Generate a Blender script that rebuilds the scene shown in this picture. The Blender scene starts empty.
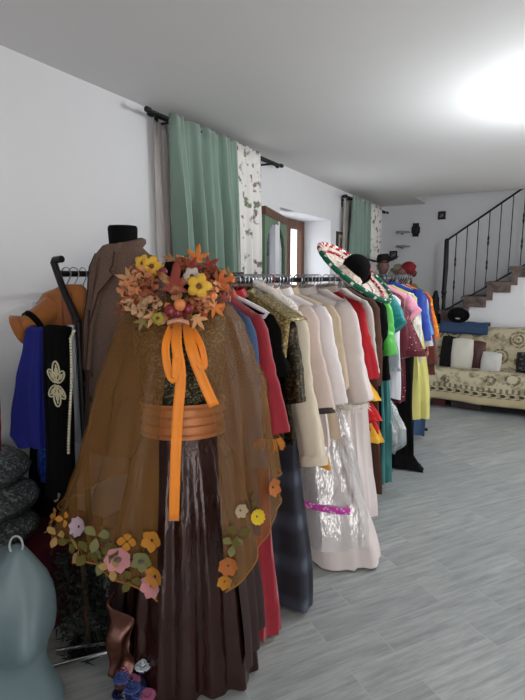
import bpy, math, random
from mathutils import Vector, Matrix
R = random.Random(7)
sc = bpy.context.scene
C = bpy.context.collection
PI = math.pi
sin, cos = math.sin, math.cos

# ------------------------------------------------------------------ camera
FPX, HC = 495.0, 1.5
PITCH = math.atan(75 / 495.0)
YAW = math.atan(278 / 500.66)
FW = Vector((-sin(YAW) * cos(PITCH), cos(YAW) * cos(PITCH), -sin(PITCH)))
RT = Vector((cos(YAW), sin(YAW), 0))
UP = RT.cross(FW)
cam = bpy.data.cameras.new('camera')
cam.sensor_fit = 'VERTICAL'
cam.sensor_height = 36
cam.sensor_width = 27
cam.lens = FPX / 700 * 36
cam.clip_start = 0.05
co = bpy.data.objects.new('camera', cam)
C.objects.link(co)
co.matrix_world = Matrix.Translation((0, 0, HC)) @ Matrix((RT, UP, -FW)).transposed().to_4x4()
sc.camera = co


def ray(px, py):
    return FW + RT * ((px - 262.5) / FPX) + UP * ((350 - py) / FPX)


def onX(px, py, x):
    d = ray(px, py); t = x / d.x
    return Vector((x, d.y * t, HC + d.z * t))


def onY(px, py, y):
    d = ray(px, py); t = y / d.y
    return Vector((d.x * t, y, HC + d.z * t))


def onZ(px, py, z):
    d = ray(px, py); t = (z - HC) / d.z
    return Vector((d.x * t, d.y * t, z))


def deep(px, py, t):
    d = ray(px, py)
    return Vector((d.x * t, d.y * t, HC + d.z * t))


# ------------------------------------------------------------------ materials
def s2l(c):
    return tuple(((v / 255) / 12.92 if v / 255 <= .04045 else ((v / 255 + .055) / 1.055) ** 2.4) for v in c)


MATS = {}


def nodes_for(name):
    m = bpy.data.materials.new(name)
    m.use_nodes = True
    nt = m.node_tree
    b = nt.nodes['Principled BSDF']
    return m, nt, b


def mixc(nt, fac, a, b):
    n = nt.nodes.new('ShaderNodeMix'); n.data_type = 'RGBA'
    for sock, val in ((n.inputs[0], fac), (n.inputs[6], a), (n.inputs[7], b)):
        if isinstance(val, bpy.types.NodeSocket):
            nt.links.new(val, sock)
        else:
            sock.default_value = (*val, 1) if isinstance(val, tuple) else val
    return n.outputs[2]


def math_(nt, op, a, b=None, c=None):
    n = nt.nodes.new('ShaderNodeMath'); n.operation = op
    for k, val in enumerate((a, b, c)):
        if val is None: continue
        if isinstance(val, bpy.types.NodeSocket): nt.links.new(val, n.inputs[k])
        else: n.inputs[k].default_value = val
    return n.outputs[0]


def coords(nt, kind='Object', scale=(1, 1, 1), rot=(0, 0, 0)):
    t = nt.nodes.new('ShaderNodeTexCoord')
    mp = nt.nodes.new('ShaderNodeMapping')
    mp.inputs['Scale'].default_value = scale
    mp.inputs['Rotation'].default_value = rot
    nt.links.new(t.outputs[kind], mp.inputs[0])
    return mp.outputs[0]


def noise(nt, vec, scale, detail=3, rough=.55):
    n = nt.nodes.new('ShaderNodeTexNoise')
    n.inputs['Scale'].default_value = scale
    n.inputs['Detail'].default_value = detail
    n.inputs['Roughness'].default_value = rough
    nt.links.new(vec, n.inputs['Vector'])
    return n.outputs[0]


def voro(nt, vec, scale, out='Distance', rnd=1.0):
    n = nt.nodes.new('ShaderNodeTexVoronoi')
    n.inputs['Scale'].default_value = scale
    n.inputs['Randomness'].default_value = rnd
    nt.links.new(vec, n.inputs['Vector'])
    return n.outputs[out]


def step(nt, v, lo, hi):
    n = nt.nodes.new('ShaderNodeMapRange')
    n.inputs[1].default_value = lo; n.inputs[2].default_value = hi
    nt.links.new(v, n.inputs[0])
    return n.outputs[0]


def bump(nt, b, h, strength, dist=.01):
    n = nt.nodes.new('ShaderNodeBump')
    n.inputs['Strength'].default_value = strength
    n.inputs['Distance'].default_value = dist
    nt.links.new(h, n.inputs['Height'])
    nt.links.new(n.outputs[0], b.inputs['Normal'])


def fab(name, rgb, rough=.85, metal=0., var=.18, scale=14., bmp=.25, sheen=0., spec=.3, stretch=(1, 1, 1), fine=160., folds=1.6):
    """plain cloth, leather, plastic or metal: one colour with soft mottling and a fine weave"""
    if name in MATS: return MATS[name]
    m, nt, b = nodes_for(name)
    c = s2l(rgb)
    v = coords(nt, 'Object', stretch)
    n1 = noise(nt, v, scale, 4)
    lo = tuple(max(0, x * (1 - var)) for x in c); hi = tuple(min(1, x * (1 + var)) for x in c)
    nt.links.new(mixc(nt, n1, lo, hi), b.inputs['Base Color'])
    b.inputs['Roughness'].default_value = rough
    b.inputs['Metallic'].default_value = metal
    b.inputs['Specular IOR Level'].default_value = spec
    if sheen:
        b.inputs['Sheen Weight'].default_value = sheen
    if bmp:
        n2 = noise(nt, v, fine, 2)
        n3 = noise(nt, coords(nt, 'Object', (1, 1, .35)), 16, 3)
        bump(nt, b, math_(nt, 'MULTIPLY_ADD', n3, folds, math_(nt, 'MULTIPLY', n2, .3)), bmp, .012)
    MATS[name] = m
    return m


def spots(name, base, spot, scale=30, lo=.2, hi=.3, rough=.7, metal=0., kind='voronoi', spot_metal=None, stretch=(1, 1, 1), spot2=None, spec=.3):
    """blotches, beads, sequins or small flowers over a ground colour"""
    if name in MATS: return MATS[name]
    m, nt, b = nodes_for(name)
    v = coords(nt, 'Object', stretch)
    if kind == 'voronoi':
        f = math_(nt, 'SUBTRACT', 1.0, step(nt, voro(nt, v, scale), lo, hi))
    else:
        f = step(nt, noise(nt, v, scale, 4, .6), lo, hi)
    sp = s2l(spot)
    if spot2:
        k = step(nt, noise(nt, v, scale * .6, 1), .45, .55)
        sp = mixc(nt, k, sp, s2l(spot2))
    nt.links.new(mixc(nt, f, s2l(base), sp), b.inputs['Base Color'])
    b.inputs['Roughness'].default_value = rough
    b.inputs['Metallic'].default_value = metal
    b.inputs['Specular IOR Level'].default_value = spec
    if spot_metal is not None:
        nt.links.new(math_(nt, 'MULTIPLY', f, spot_metal), b.inputs['Metallic'])
    bump(nt, b, f, .3, .004)
    MATS[name] = m
    return m


def sequin(name, rgb, rgb2, scale=120, rough=.3, metal=.8):
    if name in MATS: return MATS[name]
    m, nt, b = nodes_for(name)
    v = coords(nt)
    col = voro(nt, v, scale, 'Color')
    sp = nt.nodes.new('ShaderNodeSeparateColor'); nt.links.new(col, sp.inputs[0])
    f = math_(nt, 'POWER', sp.outputs[0], 3.0)
    nt.links.new(mixc(nt, f, s2l(rgb), s2l(rgb2)), b.inputs['Base Color'])
    b.inputs['Metallic'].default_value = metal
    b.inputs['Roughness'].default_value = rough
    bump(nt, b, sp.outputs[1], .8, .006)
    MATS[name] = m
    return m


def plaid(name, base, line, line2, period=.16, rough=.9):
    if name in MATS: return MATS[name]
    m, nt, b = nodes_for(name)
    t = nt.nodes.new('ShaderNodeTexCoord')
    s = nt.nodes.new('ShaderNodeSeparateXYZ'); nt.links.new(t.outputs['UV'], s.inputs[0])
    k = 2 * PI / period
    a = math_(nt, 'SINE', math_(nt, 'MULTIPLY', s.outputs[0], k)); c = math_(nt, 'SINE', math_(nt, 'MULTIPLY', s.outputs[1], k))
    fa = math_(nt, 'MULTIPLY', step(nt, a, -.3, 1.0), .6); fc = math_(nt, 'MULTIPLY', step(nt, c, -.1, 1.0), .6)
    col = mixc(nt, fa, s2l(base), s2l(line)); col = mixc(nt, fc, col, s2l(line))
    a2 = step(nt, math_(nt, 'MULTIPLY', fa, fc), .12, .36)
    col = mixc(nt, math_(nt, 'MULTIPLY', a2, .6), col, s2l(line2))
    nt.links.new(col, b.inputs['Base Color'])
    b.inputs['Roughness'].default_value = rough
    bump(nt, b, noise(nt, t.outputs['Object'], 200, 2), .2, .003)
    MATS[name] = m
    return m


def sheer(name, rgb, clear=.35, rough=.5, spec=.4, gloss=0.):
    """organza, tulle or clear plastic film"""
    if name in MATS: return MATS[name]
    m, nt, b = nodes_for(name)
    c = s2l(rgb)
    v = coords(nt, 'Object', (1, 1, .25))
    n1 = noise(nt, v, 16, 3)
    nt.links.new(mixc(nt, n1, tuple(x * .75 for x in c), tuple(min(1, x * 1.3) for x in c)), b.inputs['Base Color'])
    b.inputs['Roughness'].default_value = rough
    b.inputs['Specular IOR Level'].default_value = spec
    bump(nt, b, noise(nt, v, 60 if not gloss else 22, 3), .25 if not gloss else .8, .004 if not gloss else .02)
    tr = nt.nodes.new('ShaderNodeBsdfTranslucent'); tr.inputs[0].default_value = (*c, 1)
    tp = nt.nodes.new('ShaderNodeBsdfTransparent')
    m1 = nt.nodes.new('ShaderNodeMixShader'); m1.inputs[0].default_value = .3
    nt.links.new(b.outputs[0], m1.inputs[1]); nt.links.new(tr.outputs[0], m1.inputs[2])
    m2 = nt.nodes.new('ShaderNodeMixShader'); m2.inputs[0].default_value = clear
    nt.links.new(m1.outputs[0], m2.inputs[1]); nt.links.new(tp.outputs[0], m2.inputs[2])
    last = m2
    if gloss:
        gl = nt.nodes.new('ShaderNodeBsdfGlossy'); gl.inputs['Roughness'].default_value = .12
        gl.inputs['Color'].default_value = (1, 1, 1, 1)
        bn = [n for n in nt.nodes if n.type == 'BUMP'][0]
        nt.links.new(bn.outputs[0], gl.inputs['Normal'])
        last = nt.nodes.new('ShaderNodeMixShader'); last.inputs[0].default_value = gloss
        nt.links.new(m2.outputs[0], last.inputs[1]); nt.links.new(gl.outputs[0], last.inputs[2])
    nt.links.new(last.outputs[0], nt.nodes['Material Output'].inputs[0])
    MATS[name] = m
    return m


# ------------------------------------------------------------------ mesh builder
class G:
    def __init__(s):
        s.v, s.f, s.m, s.uv = [], [], [], {}

    def add(s, vs, fs, mi=0):
        o = len(s.v)
        s.v += [tuple(p) for p in vs]
        for f in fs:
            s.f.append(tuple(i + o for i in f)); s.m.append(mi)
        return o

    def box(s, x0, x1, y0, y1, z0, z1, mi=0):
        s.add([(x0, y0, z0), (x1, y0, z0), (x1, y1, z0), (x0, y1, z0), (x0, y0, z1), (x1, y0, z1), (x1, y1, z1), (x0, y1, z1)],
              [(0, 3, 2, 1), (4, 5, 6, 7), (0, 1, 5, 4), (1, 2, 6, 5), (2, 3, 7, 6), (3, 0, 4, 7)], mi)
        return s

    def loft(s, rings, cap0=True, cap1=True, closed=True, mi=0, mif=None):
        n = len(rings[0]); vs = [p for r in rings for p in r]; fs = []; mm = []
        for i in range(len(rings) - 1):
            for j in range(n if closed else n - 1):
                k = (j + 1) % n
                fs.append((i * n + j, i * n + k, (i + 1) * n + k, (i + 1) * n + j))
                mm.append(mif(i, j) if mif else mi)
        if cap0: fs.append(tuple(range(n - 1, -1, -1))); mm.append(mi)
        if cap1:
            b = (len(rings) - 1) * n
            fs.append(tuple(b + j for j in range(n))); mm.append(mi)
        o = len(s.v)
        s.v += [tuple(p) for p in vs]
        for f, q in zip(fs, mm):
            s.f.append(tuple(i + o for i in f)); s.m.append(q)
        return s

    def tube(s, path, rad, n=8, caps=True, mi=0, flat=1.0, closed=False, mif=None):
        path = [Vector(p) for p in path]
        L = len(path)
        rings = []
        nrm = None
        for i, p in enumerate(path):
            if closed: t = (path[(i + 1) % L] - path[i - 1])
            else: t = path[min(i + 1, L - 1)] - path[max(i - 1, 0)]
            t.normalize()
            if nrm is None:
                a = Vector((0, 1, 0)) if abs(t.y) < .9 else Vector((1, 0, 0))
                nrm = (a - t * a.dot(t)).normalized()
            else:
                nrm = (nrm - t * nrm.dot(t)).normalized()
            bn = t.cross(nrm)
            r = rad[i] if isinstance(rad, (list, tuple)) else rad
            rings.append([p + nrm * (cos(2 * PI * k / n) * r * flat) + bn * (sin(2 * PI * k / n) * r) for k in range(n)])
        if closed: rings.append(rings[0])
        s.loft(rings, caps and not closed, caps and not closed, mi=mi, mif=mif)
        return s

    def lathe(s, prof, c=(0, 0), n=24, mi=0, sy=1.0, caps=True):
        s.loft([[(c[0] + r * cos(2 * PI * k / n), c[1] + sy * r * sin(2 * PI * k / n), z) for k in range(n)] for r, z in prof], caps, caps, mi=mi)
        return s

    def grid(s, fn, nu, nv, mi=0, uv=None):
        o = len(s.v)
        for i in range(nu + 1):
            for j in range(nv + 1):
                u, v = i / nu, j / nv
                s.v.append(tuple(fn(u, v)))
                if uv: s.uv[len(s.v) - 1] = uv(u, v)
        for i in range(nu):
            for j in range(nv):
                a = o + i * (nv + 1) + j
                s.f.append((a, a + nv + 1, a + nv + 2, a + 1)); s.m.append(mi)
        return s

    def ball(s, c, r, n=12, m=8, sc_=(1, 1, 1), mi=0):
        prof = []
        c = Vector(c)
        rings = []
        for i in range(1, m):
            a = PI * i / m
            rings.append([(c.x + sc_[0] * r * sin(a) * cos(2 * PI * k / n), c.y + sc_[1] * r * sin(a) * sin(2 * PI * k / n), c.z - sc_[2] * r * cos(a)) for k in range(n)])
        s.loft(rings, True, True, mi=mi)
        return s

    def obj(s, name, mats, parent=None, smooth=True, angle=50, solid=0, subd=0, kind=None, label=None):
        me = bpy.data.meshes.new(name)
        me.from_pydata(s.v, [], s.f)
        if not isinstance(mats, (list, tuple)): mats = [mats]
        for m in mats: me.materials.append(m)
        for p, k in zip(me.polygons, s.m):
            p.material_index = k; p.use_smooth = smooth
        if s.uv:
            l = me.uv_layers.new(name='UVMap')
            for lp in me.loops: l.data[lp.index].uv = s.uv.get(lp.vertex_index, (0, 0))
        me.validate(); me.update()
        if smooth: me.set_sharp_from_angle(angle=math.radians(angle))
        o = bpy.data.objects.new(name, me)
        C.objects.link(o)
        if parent: o.parent = parent
        if solid:
            md = o.modifiers.new('thickness', 'SOLIDIFY'); md.thickness = solid; md.offset = 0
        if subd:
            md = o.modifiers.new('smooth', 'SUBSURF'); md.levels = subd; md.render_levels = subd
        if kind: o['kind'] = kind
        if label: o['label'] = label
        return o


def tag(o, label, cat, group=None):
    o['label'] = label; o['category'] = cat
    if group: o['group'] = group
    return o


def thing(name, label, cat, loc=(0, 0, 0), rz=0, group=None):
    o = bpy.data.objects.new(name, None)
    o.empty_display_size = .05
    C.objects.link(o)
    o.location = loc; o.rotation_euler = (0, 0, rz)
    return tag(o, label, cat, group)


def lerp(tab, x):
    if x <= tab[0][0]: return tab[0][1]
    for (a, p), (b, q) in zip(tab, tab[1:]):
        if x <= b:
            t = (x - a) / (b - a); t = t * t * (3 - 2 * t) * .5 + t * .5
            return p + (q - p) * t
    return tab[-1][1]


def pillow(w, h, t, n=14, seed=0, rnd=0.):
    """soft cushion lying in XZ, thickness along Y, centred"""
    g = G(); r = random.Random(seed); ph = r.random() * 6
    def side(sg):
        def fn(u, v):
            a, b = 2 * u - 1, 2 * v - 1
            e = max(0, (1 - abs(a) ** 2.6) * (1 - abs(b) ** 2.6)) ** .5
            pin = 1 - .07 * (1 - e) * (1 - abs(abs(a) - abs(b)))
            k1 = 1 - rnd * (1 - (1 - .5 * b * b) ** .5); k2 = 1 - rnd * (1 - (1 - .5 * a * a) ** .5)
            return (a * w / 2 * pin * k1, sg * (t / 2 * e * (1 + .08 * sin(5 * a + ph) * cos(4 * b))), b * h / 2 * pin * k2)
        return fn
    g.grid(side(-1), n, n); g.grid(side(1), n, n)
    return g


# ------------------------------------------------------------------ palette
WALL = fab('painted_plaster', (222, 223, 226), .9, var=.03, scale=3, bmp=.05, fine=60, folds=0)
CEILM = fab('ceiling_paint', (222, 221, 221), .92, var=.02, scale=2, bmp=.05, fine=40, folds=0)
DARKMETAL = fab('dark_iron', (44, 42, 44), .45, .6, bmp=0)
CHROME = fab('chrome', (200, 200, 205), .2, 1.0, var=.03, bmp=0)
WIRE = fab('hanger_wire', (170, 172, 178), .3, .9, var=.05, bmp=0)
BLACKPL = fab('black_plastic', (22, 22, 24), .4, bmp=0)
WHITEPL = fab('white_plastic', (232, 232, 236), .35, bmp=0, var=.03)
REDPL = fab('red_plastic', (170, 26, 40), .35, bmp=0)
BLACKF = fab('black_jersey', (11, 11, 13), .95, spec=.15)

# ------------------------------------------------------------------ setting
LX, BY, CH = -2.15, 7.5, 2.5
RX, NY = 3.4, -1.6


def floor_mat():
    m, nt, b = nodes_for('grey_wood_tiles')
    v = coords(nt, 'Object', (1, 1, 1), (0, 0, -math.radians(54)))
    br = nt.nodes.new('ShaderNodeTexBrick')
    br.offset = .36; br.offset_frequency = 2; br.squash = 1
    br.inputs['Color1'].default_value = (0, 0, 0, 1); br.inputs['Color2'].default_value = (1, 1, 1, 1)
    br.inputs['Mortar'].default_value = (.5, .5, .5, 1)
    br.inputs['Scale'].default_value = 1.0
    br.inputs['Mortar Size'].default_value = .0022
    br.inputs['Mortar Smooth'].default_value = .3
    br.inputs['Brick Width'].default_value = .62
    br.inputs['Row Height'].default_value = .155
    nt.links.new(v, br.inputs['Vector'])
    sp = nt.nodes.new('ShaderNodeMapping'); sp.inputs['Scale'].default_value = (1.5, 14, 1)
    nt.links.new(v, sp.inputs[0])
    ad = nt.nodes.new('ShaderNodeVectorMath'); ad.operation = 'ADD'
    ml = nt.nodes.new('ShaderNodeVectorMath'); ml.operation = 'SCALE'; ml.inputs[3].default_value = 7.0
    nt.links.new(br.outputs['Color'], ml.inputs[0]); nt.links.new(sp.outputs[0], ad.inputs[0]); nt.links.new(ml.outputs[0], ad.inputs[1])
    g1 = noise(nt, ad.outputs[0], 2.6, 6, .68)
    base = mixc(nt, step(nt, g1, .24, .78), s2l((122, 128, 128)), s2l((190, 195, 194)))
    sepc = nt.nodes.new('ShaderNodeSeparateColor'); nt.links.new(br.outputs['Color'], sepc.inputs[0])
    base = mixc(nt, math_(nt, 'MULTIPLY', sepc.outputs[0], .4), base, s2l((126, 131, 133)))
    col = mixc(nt, br.outputs['Fac'], base, s2l((168, 171, 171)))
    nt.links.new(col, b.inputs['Base Color'])
    nt.links.new(math_(nt, 'MULTIPLY_ADD', g1, .25, .22), b.inputs['Roughness'])
    b.inputs['Specular IOR Level'].default_value = .5
    bump(nt, b, math_(nt, 'SUBTRACT', math_(nt, 'MULTIPLY', g1, .15), br.outputs['Fac']), .35, .003)
    return m


G().box(LX - .5, RX, NY, BY + .2, -.1, 0).obj('floor', floor_mat(), smooth=False, kind='structure')
# ceiling with the raised stairwell opening by the back wall
g = G()
g.box(LX - .5, RX, NY, 6.75, CH, CH + .25)
g.box(LX - .5, -1.5, 6.75, BY + .2, CH, CH + .25)
g.box(-1.5, RX, 6.75, BY + .2, CH + .13, CH + .25)
g.obj('ceiling', CEILM, smooth=False, kind='structure')
# left wall with the splayed window opening
WY0, WY1, WZ0, WZ1 = 4.2, 5.49, .85, 2.12
g = G()
g.box(LX - .5, LX, NY, WY0, 0, CH); g.box(LX - .5, LX, WY1, BY, 0, CH)
g.box(LX - .5, LX, WY0, WY1, WZ1, CH); g.box(LX - .5, LX, WY0, WY1, 0, WZ0)
g.obj('wall_left', WALL, smooth=False, kind='structure')
G().box(LX - .5, RX, BY, BY + .2, 0, CH + .13).obj('wall_back', WALL, smooth=False, kind='structure')
g = G()                       # right wall: unseen, openings added to let world light into the far end
for y0, y1 in ((NY, 3.4), (5.3, 5.5), (7.3, BY + .2)): g.box(RX, RX + .2, y0, y1, 0, CH + .2)
g.box(RX, RX + .2, NY, BY + .2, 2.3, CH + .2); g.box(RX, RX + .2, NY, BY + .2, 0, .3)
g.obj('wall_right', WALL, smooth=False, kind='structure')
g = G()                       # unseen wall behind the camera, added to dim the near end; doorway admits light
g.box(LX - .5, .3, NY - .2, NY, 0, CH + .2); g.box(3.0, RX + .2, NY - .2, NY, 0, CH + .2); g.box(.3, 3.0, NY - .2, NY, 2.15, CH + .2)
g.obj('wall_front', WALL, smooth=False, kind='structure')
BASEB = fab('skirting_tile', (150, 152, 154), .5, var=.08)
G().box(LX, LX + .012, NY, BY, 0, .08).obj('baseboard_left', BASEB, smooth=False, kind='structure')

# window
WOODB = fab('brown_window_wood', (104, 74, 60), .6, var=.25, stretch=(1, 1, .15))
GREENW = fab('green_tinted_frame', (104, 128, 104), .55, var=.1, stretch=(1, 1, .15))
win = thing('window_1', 'deep wall window with brown wooden frame and a bright white curtain', 'window', (-2.52, 4.85, WZ0))
win['kind'] = 'structure'
del win['category']
g = G(); hh = WZ1 - WZ0
g.box(-.04, .04, -.65, -.56, 0, hh); g.box(-.04, .04, .56, .64, 0, hh); g.box(-.04, .04, -.56, .56, hh - .1, hh); g.box(-.04, .04, -.56, .56, 0, .08)
g.box(-.035, .05, .16, .25, .08, hh - .1)
g.obj('window_frame', WOODB, win, smooth=False)
m, nt, b = nodes_for('daylit_curtain')
b.inputs['Base Color'].default_value = (.9, .92, 1, 1)
b.inputs['Emission Color'].default_value = (.93, .96, 1, 1); b.inputs['Emission Strength'].default_value = 1.7
G().grid(lambda u, v: (-.02 + .006 * sin(u * 60), -.56 + u * 1.12, .08 + v * (hh - .18)), 60, 2).obj('window_curtain', m, win)
g = G(); g.box(.03, .055, .57, .63, .55, .62); g.box(.055, .075, .585, .6, .42, .66); g.box(.03, .055, .57, .63, .1, .14); g.box(.03, .09, .55, .62, .115, .125)
g.obj('hinge', DARKMETAL, win, smooth=False)
# casement leaf swung into the room
hp = onX(284.5, 240, -2.27); fp = onX(262.5, 240, -2.03)
dv = (fp - hp); dv.z = 0; ln = dv.length
leaf = thing('casement_sash', 'open window leaf with green arched frame and dark glass, swung into the room', 'window', (hp.x, hp.y, WZ0 + .04), math.atan2(dv.y, dv.x))
g = G(); H2 = WZ1 - WZ0 - .1
g.box(0, .09, -.02, .02, 0, H2 - .07); g.box(ln - .07, ln, -.02, .02, 0, H2 - .07); g.box(.09, ln - .07, -.02, .02, 0, .09)
n = 12  # arched head
for k in range(n):
    a0, a1 = k / n, (k + 1) / n
    xa, xb = .09 + a0 * (ln - .16), .09 + a1 * (ln - .16)
    za = H2 - .3 + .2 * sin(PI * min(1, max(0, a0))) ** .6; zb = H2 - .3 + .2 * sin(PI * a1) ** .6 if k < n - 1 else H2 - .3
    g.add([(xa, -.02, za), (xb, -.02, zb), (xb, -.02, H2 - .07), (xa, -.02, H2 - .07), (xa, .02, za), (xb, .02, zb), (xb, .02, H2 - .07), (xa, .02, H2 - .07)],
          [(0, 1, 2, 3), (7, 6, 5, 4), (0, 4, 5, 1)])
g.obj('sash_frame', GREENW, leaf, smooth=False)
G().box(-.02, ln, -.028, .028, H2 - .07, H2).obj('top_rail', WOODB, leaf, smooth=False)
GLASS = fab('dark_glass', (120, 125, 132), .06, .75, var=.04, bmp=0)
G().box(.06, ln - .05, -.004, .004, .06, H2 - .1).obj('glass_pane', GLASS, leaf, smooth=False)

# ------------------------------------------------------------------ curtains
GREENC = fab('sage_green_velvet', (122, 146, 134), .8, var=.14, scale=9, sheen=.5, stretch=(1, 1, .3))
FLORC = spots('floral_curtain_print', (226, 224, 220), (120, 104, 108), 13, .55, .62, .85, kind='noise', spot2=(116, 128, 104))


def curtain(name, mat, y0, y1, yb0, yb1, x, zt, zb, folds, amp, label, seed, cat='curtain'):
    r = random.Random(seed); ph = [r.random() * 6 for _ in range(4)]
    def fn(u, v):
        ya = y0 + (y1 - y0) * u; yb = yb0 + (yb1 - yb0) * u
        k = min(1, (1 - v) * 3)
        fade = .35 + .65 * min(1, v * 4)
        yy = ya + (yb - ya) * min(1, v * 1.3) + .012 * sin(u * folds * 4 * PI + ph[0]) * v
        w_ = sin(u * folds * 2 * PI + ph[1] + .5 * sin(v * 2.2 + ph[3])); w_ = math.copysign(abs(w_) ** .6, w_)
        xx = x + amp * fade * (w_ + .4 * sin(u * folds * 5.3 * PI + ph[2]))
        top = .006 * sin(u * folds * 4 * PI) if v == 0 else 0
        return (xx, yy, zt + top + (zb - zt) * v)
    o = G().grid(fn, int(folds * 14), 24).obj(name, mat, None, angle=80, solid=.004)
    return tag(o, label, cat)


curtain('curtain', GREENC, 2.47, 3.20, 2.58, 3.27, LX + .155, 2.455, .05, 4.2, .045, 'sage green velvet curtain on the nearer rod, left of the window', 1)
curtain('curtain', FLORC, 3.19, 3.55, 3.26, 3.56, LX + .15, 2.452, .05, 2.4, .02, 'white floral print curtain next to the nearer green curtain', 2)
curtain('curtain', GREENC, 5.8, 6.5, 5.7, 6.3, LX + .155, 2.425, .05, 4, .035, 'sage green curtain on the far rod beside the small picture', 3)
curtain('curtain', FLORC, 6.46, 7.0, 6.32, 6.8, LX + .15, 2.425, .05, 3, .022, 'white floral print curtain hanging in the far corner of the room', 4)
SHEERC = sheer('sheer_net', (226, 218, 214), .6)
curtain('net_curtain', SHEERC, 2.44, 2.56, 2.45, 2.66, LX + .05, 2.42, .05, 2, .01, 'narrow pale net curtain at the left edge of the nearer green curtain', 5)
curtain('net_curtain', SHEERC, 5.76, 5.95, 5.74, 5.88, LX + .06, 2.4, .05, 3, .012, 'narrow pale net curtain at the left edge of the far green curtain', 6)


def curtain_rod(y0, y1, label, z):
    t = thing('curtain_rod', label, 'curtain rod', (LX, y0, z))
    L = y1 - y0
    for nm, dx, a, b_, dz in (('rod', .13, 0, L, 0), ('rod', .07, .09, L + .04, .01)):
        G().tube([(dx, a, dz), (dx, b_, dz)], .009, 10).obj(nm, DARKMETAL, t)
        for e in (a, b_):
            sg = -1 if e == a else 1
            G().tube([(dx, e, dz), (dx, e + sg * .02, dz), (dx, e + sg * .03, dz), (dx, e + sg * .06, dz), (dx, e + sg * .07, dz)], [.009, .01, .017, .016, .006], 10).obj('finial', DARKMETAL, t)
    for e in (.17, L - .12):
        g = G(); g.box(0, .012, e - .012, e + .012, -.09, .03); g.tube([(0, e, -.012), (.14, e, -.014)], .008, 8)
        g.obj('bracket', DARKMETAL, t)
    return t


curtain_rod(2.34, 3.93, 'double black curtain rod carrying the nearer green curtain', 2.43)
curtain_rod(5.66, 7.36, 'double black curtain rod carrying the far green curtain', 2.40)

# ------------------------------------------------------------------ pictures and wall pieces
def framed(name, label, cat, c, w, h, axis, fm, inner, mat2=None, bw=.03):
    """axis X: hangs on the left wall, axis Y: hangs on the back wall"""
    t = thing(name, label, cat, c, PI / 2 if axis == 'X' else 0)
    g = G(); b = bw
    g.box(-w / 2, w / 2, -.025, 0, h / 2 - b, h / 2); g.box(-w / 2, w / 2, -.025, 0, -h / 2, -h / 2 + b)
    g.box(-w / 2, -w / 2 + b, -.025, 0, -h / 2 + b, h / 2 - b); g.box(w / 2 - b, w / 2, -.025, 0, -h / 2 + b, h / 2 - b)
    g.obj('frame', fm, t, smooth=False)
    G().box(-w / 2 + b, w / 2 - b, -.012, -.002, -h / 2 + b, h / 2 - b).obj('mount', inner, t, smooth=False)
    if mat2: G().box(-w / 4, w / 4, -.014, -.011, -h / 4, h / 4).obj('print', mat2, t, smooth=False)
    return t


PAPER = fab('cream_mount', (196, 192, 180), .9, var=.05)
PRINT = spots('picture_print', (120, 128, 116), (164, 140, 120), 14, .45, .6, .9, kind='noise')
a = onX(336.5, 231, LX); b_ = onX(346, 257, LX)
framed('wall_picture', 'small framed picture with pale mount, on the wall beyond the window', 'picture', (LX, (a.y + b_.y) / 2, 1.88), .38, .26, 'X',
       fab('picture_frame_wood', (60, 54, 50), .5), PAPER, PRINT)
BLK = fab('black_lacquer', (28, 26, 30), .5, bmp=.05)
DKPR = spots('dark_picture', (70, 70, 76), (150, 150, 156), 26, .5, .62, .6, kind='noise')
p = onY(442, 215.5, BY); framed('wall_picture', 'tiny square black framed picture high on the back wall', 'picture', p, .1, .11, 'Y', BLK, DKPR, None, .025)
p = onY(393.5, 255, BY); framed('wall_picture', 'small dark framed picture low in the corner behind the hatted bust', 'picture', p, .11, .12, 'Y', BLK, DKPR, None, .018)
p = onY(416, 230, BY)
t = thing('wall_plaque', 'black plaque with pinched waist outline on the back wall', 'plaque', p)
pl = [(-.075, -.05), (-.06, -.13), (.06, -.13), (.075, -.05), (.055, 0), (.075, .05), (.06, .13), (-.06, .13), (-.075, .05), (-.055, 0)]
pl = [(-.042, -.095), (.042, -.095), (.042, -.06), (.058, -.04), (.058, .035), (.042, .06), (.042, .095), (-.042, .095), (-.042, .06), (-.058, .035), (-.058, -.04), (-.042, -.06)]
G().loft([[(x, y, z) for x, z in pl] for y in (-.03, 0)]).obj('plaque_board', BLK, t, smooth=False)
G().ball((0, -.03, 0), .04, sc_=(1, .4, 1.4)).obj('relief', BLK, t)
SHELF = fab('grey_shelf', (150, 150, 154), .4, var=.06, bmp=0)
for (px, py, lab) in ((403, 232.5, 'upper of two small grey corner shelves on the back wall'), (403, 246.5, 'lower of two small grey corner shelves on the back wall')):
    p = onY(px, py, BY)
    t = thing('wall_shelf', lab, 'shelf', p)
    G().loft([[(.1 * cos(a) * 1.0, -.15 * abs(sin(a)) if 0 <= a <= PI else 0, z) for a in [PI * k / 14 for k in range(15)]] for z in (-.012, .012)]).obj('shelf_board', SHELF, t, smooth=False)
    G().tube([(0, -.03, -.008), (0, -.016, -.022), (0, -.004, -.034)], [.03, .018, .006], 8).obj('bracket', SHELF, t)

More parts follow.
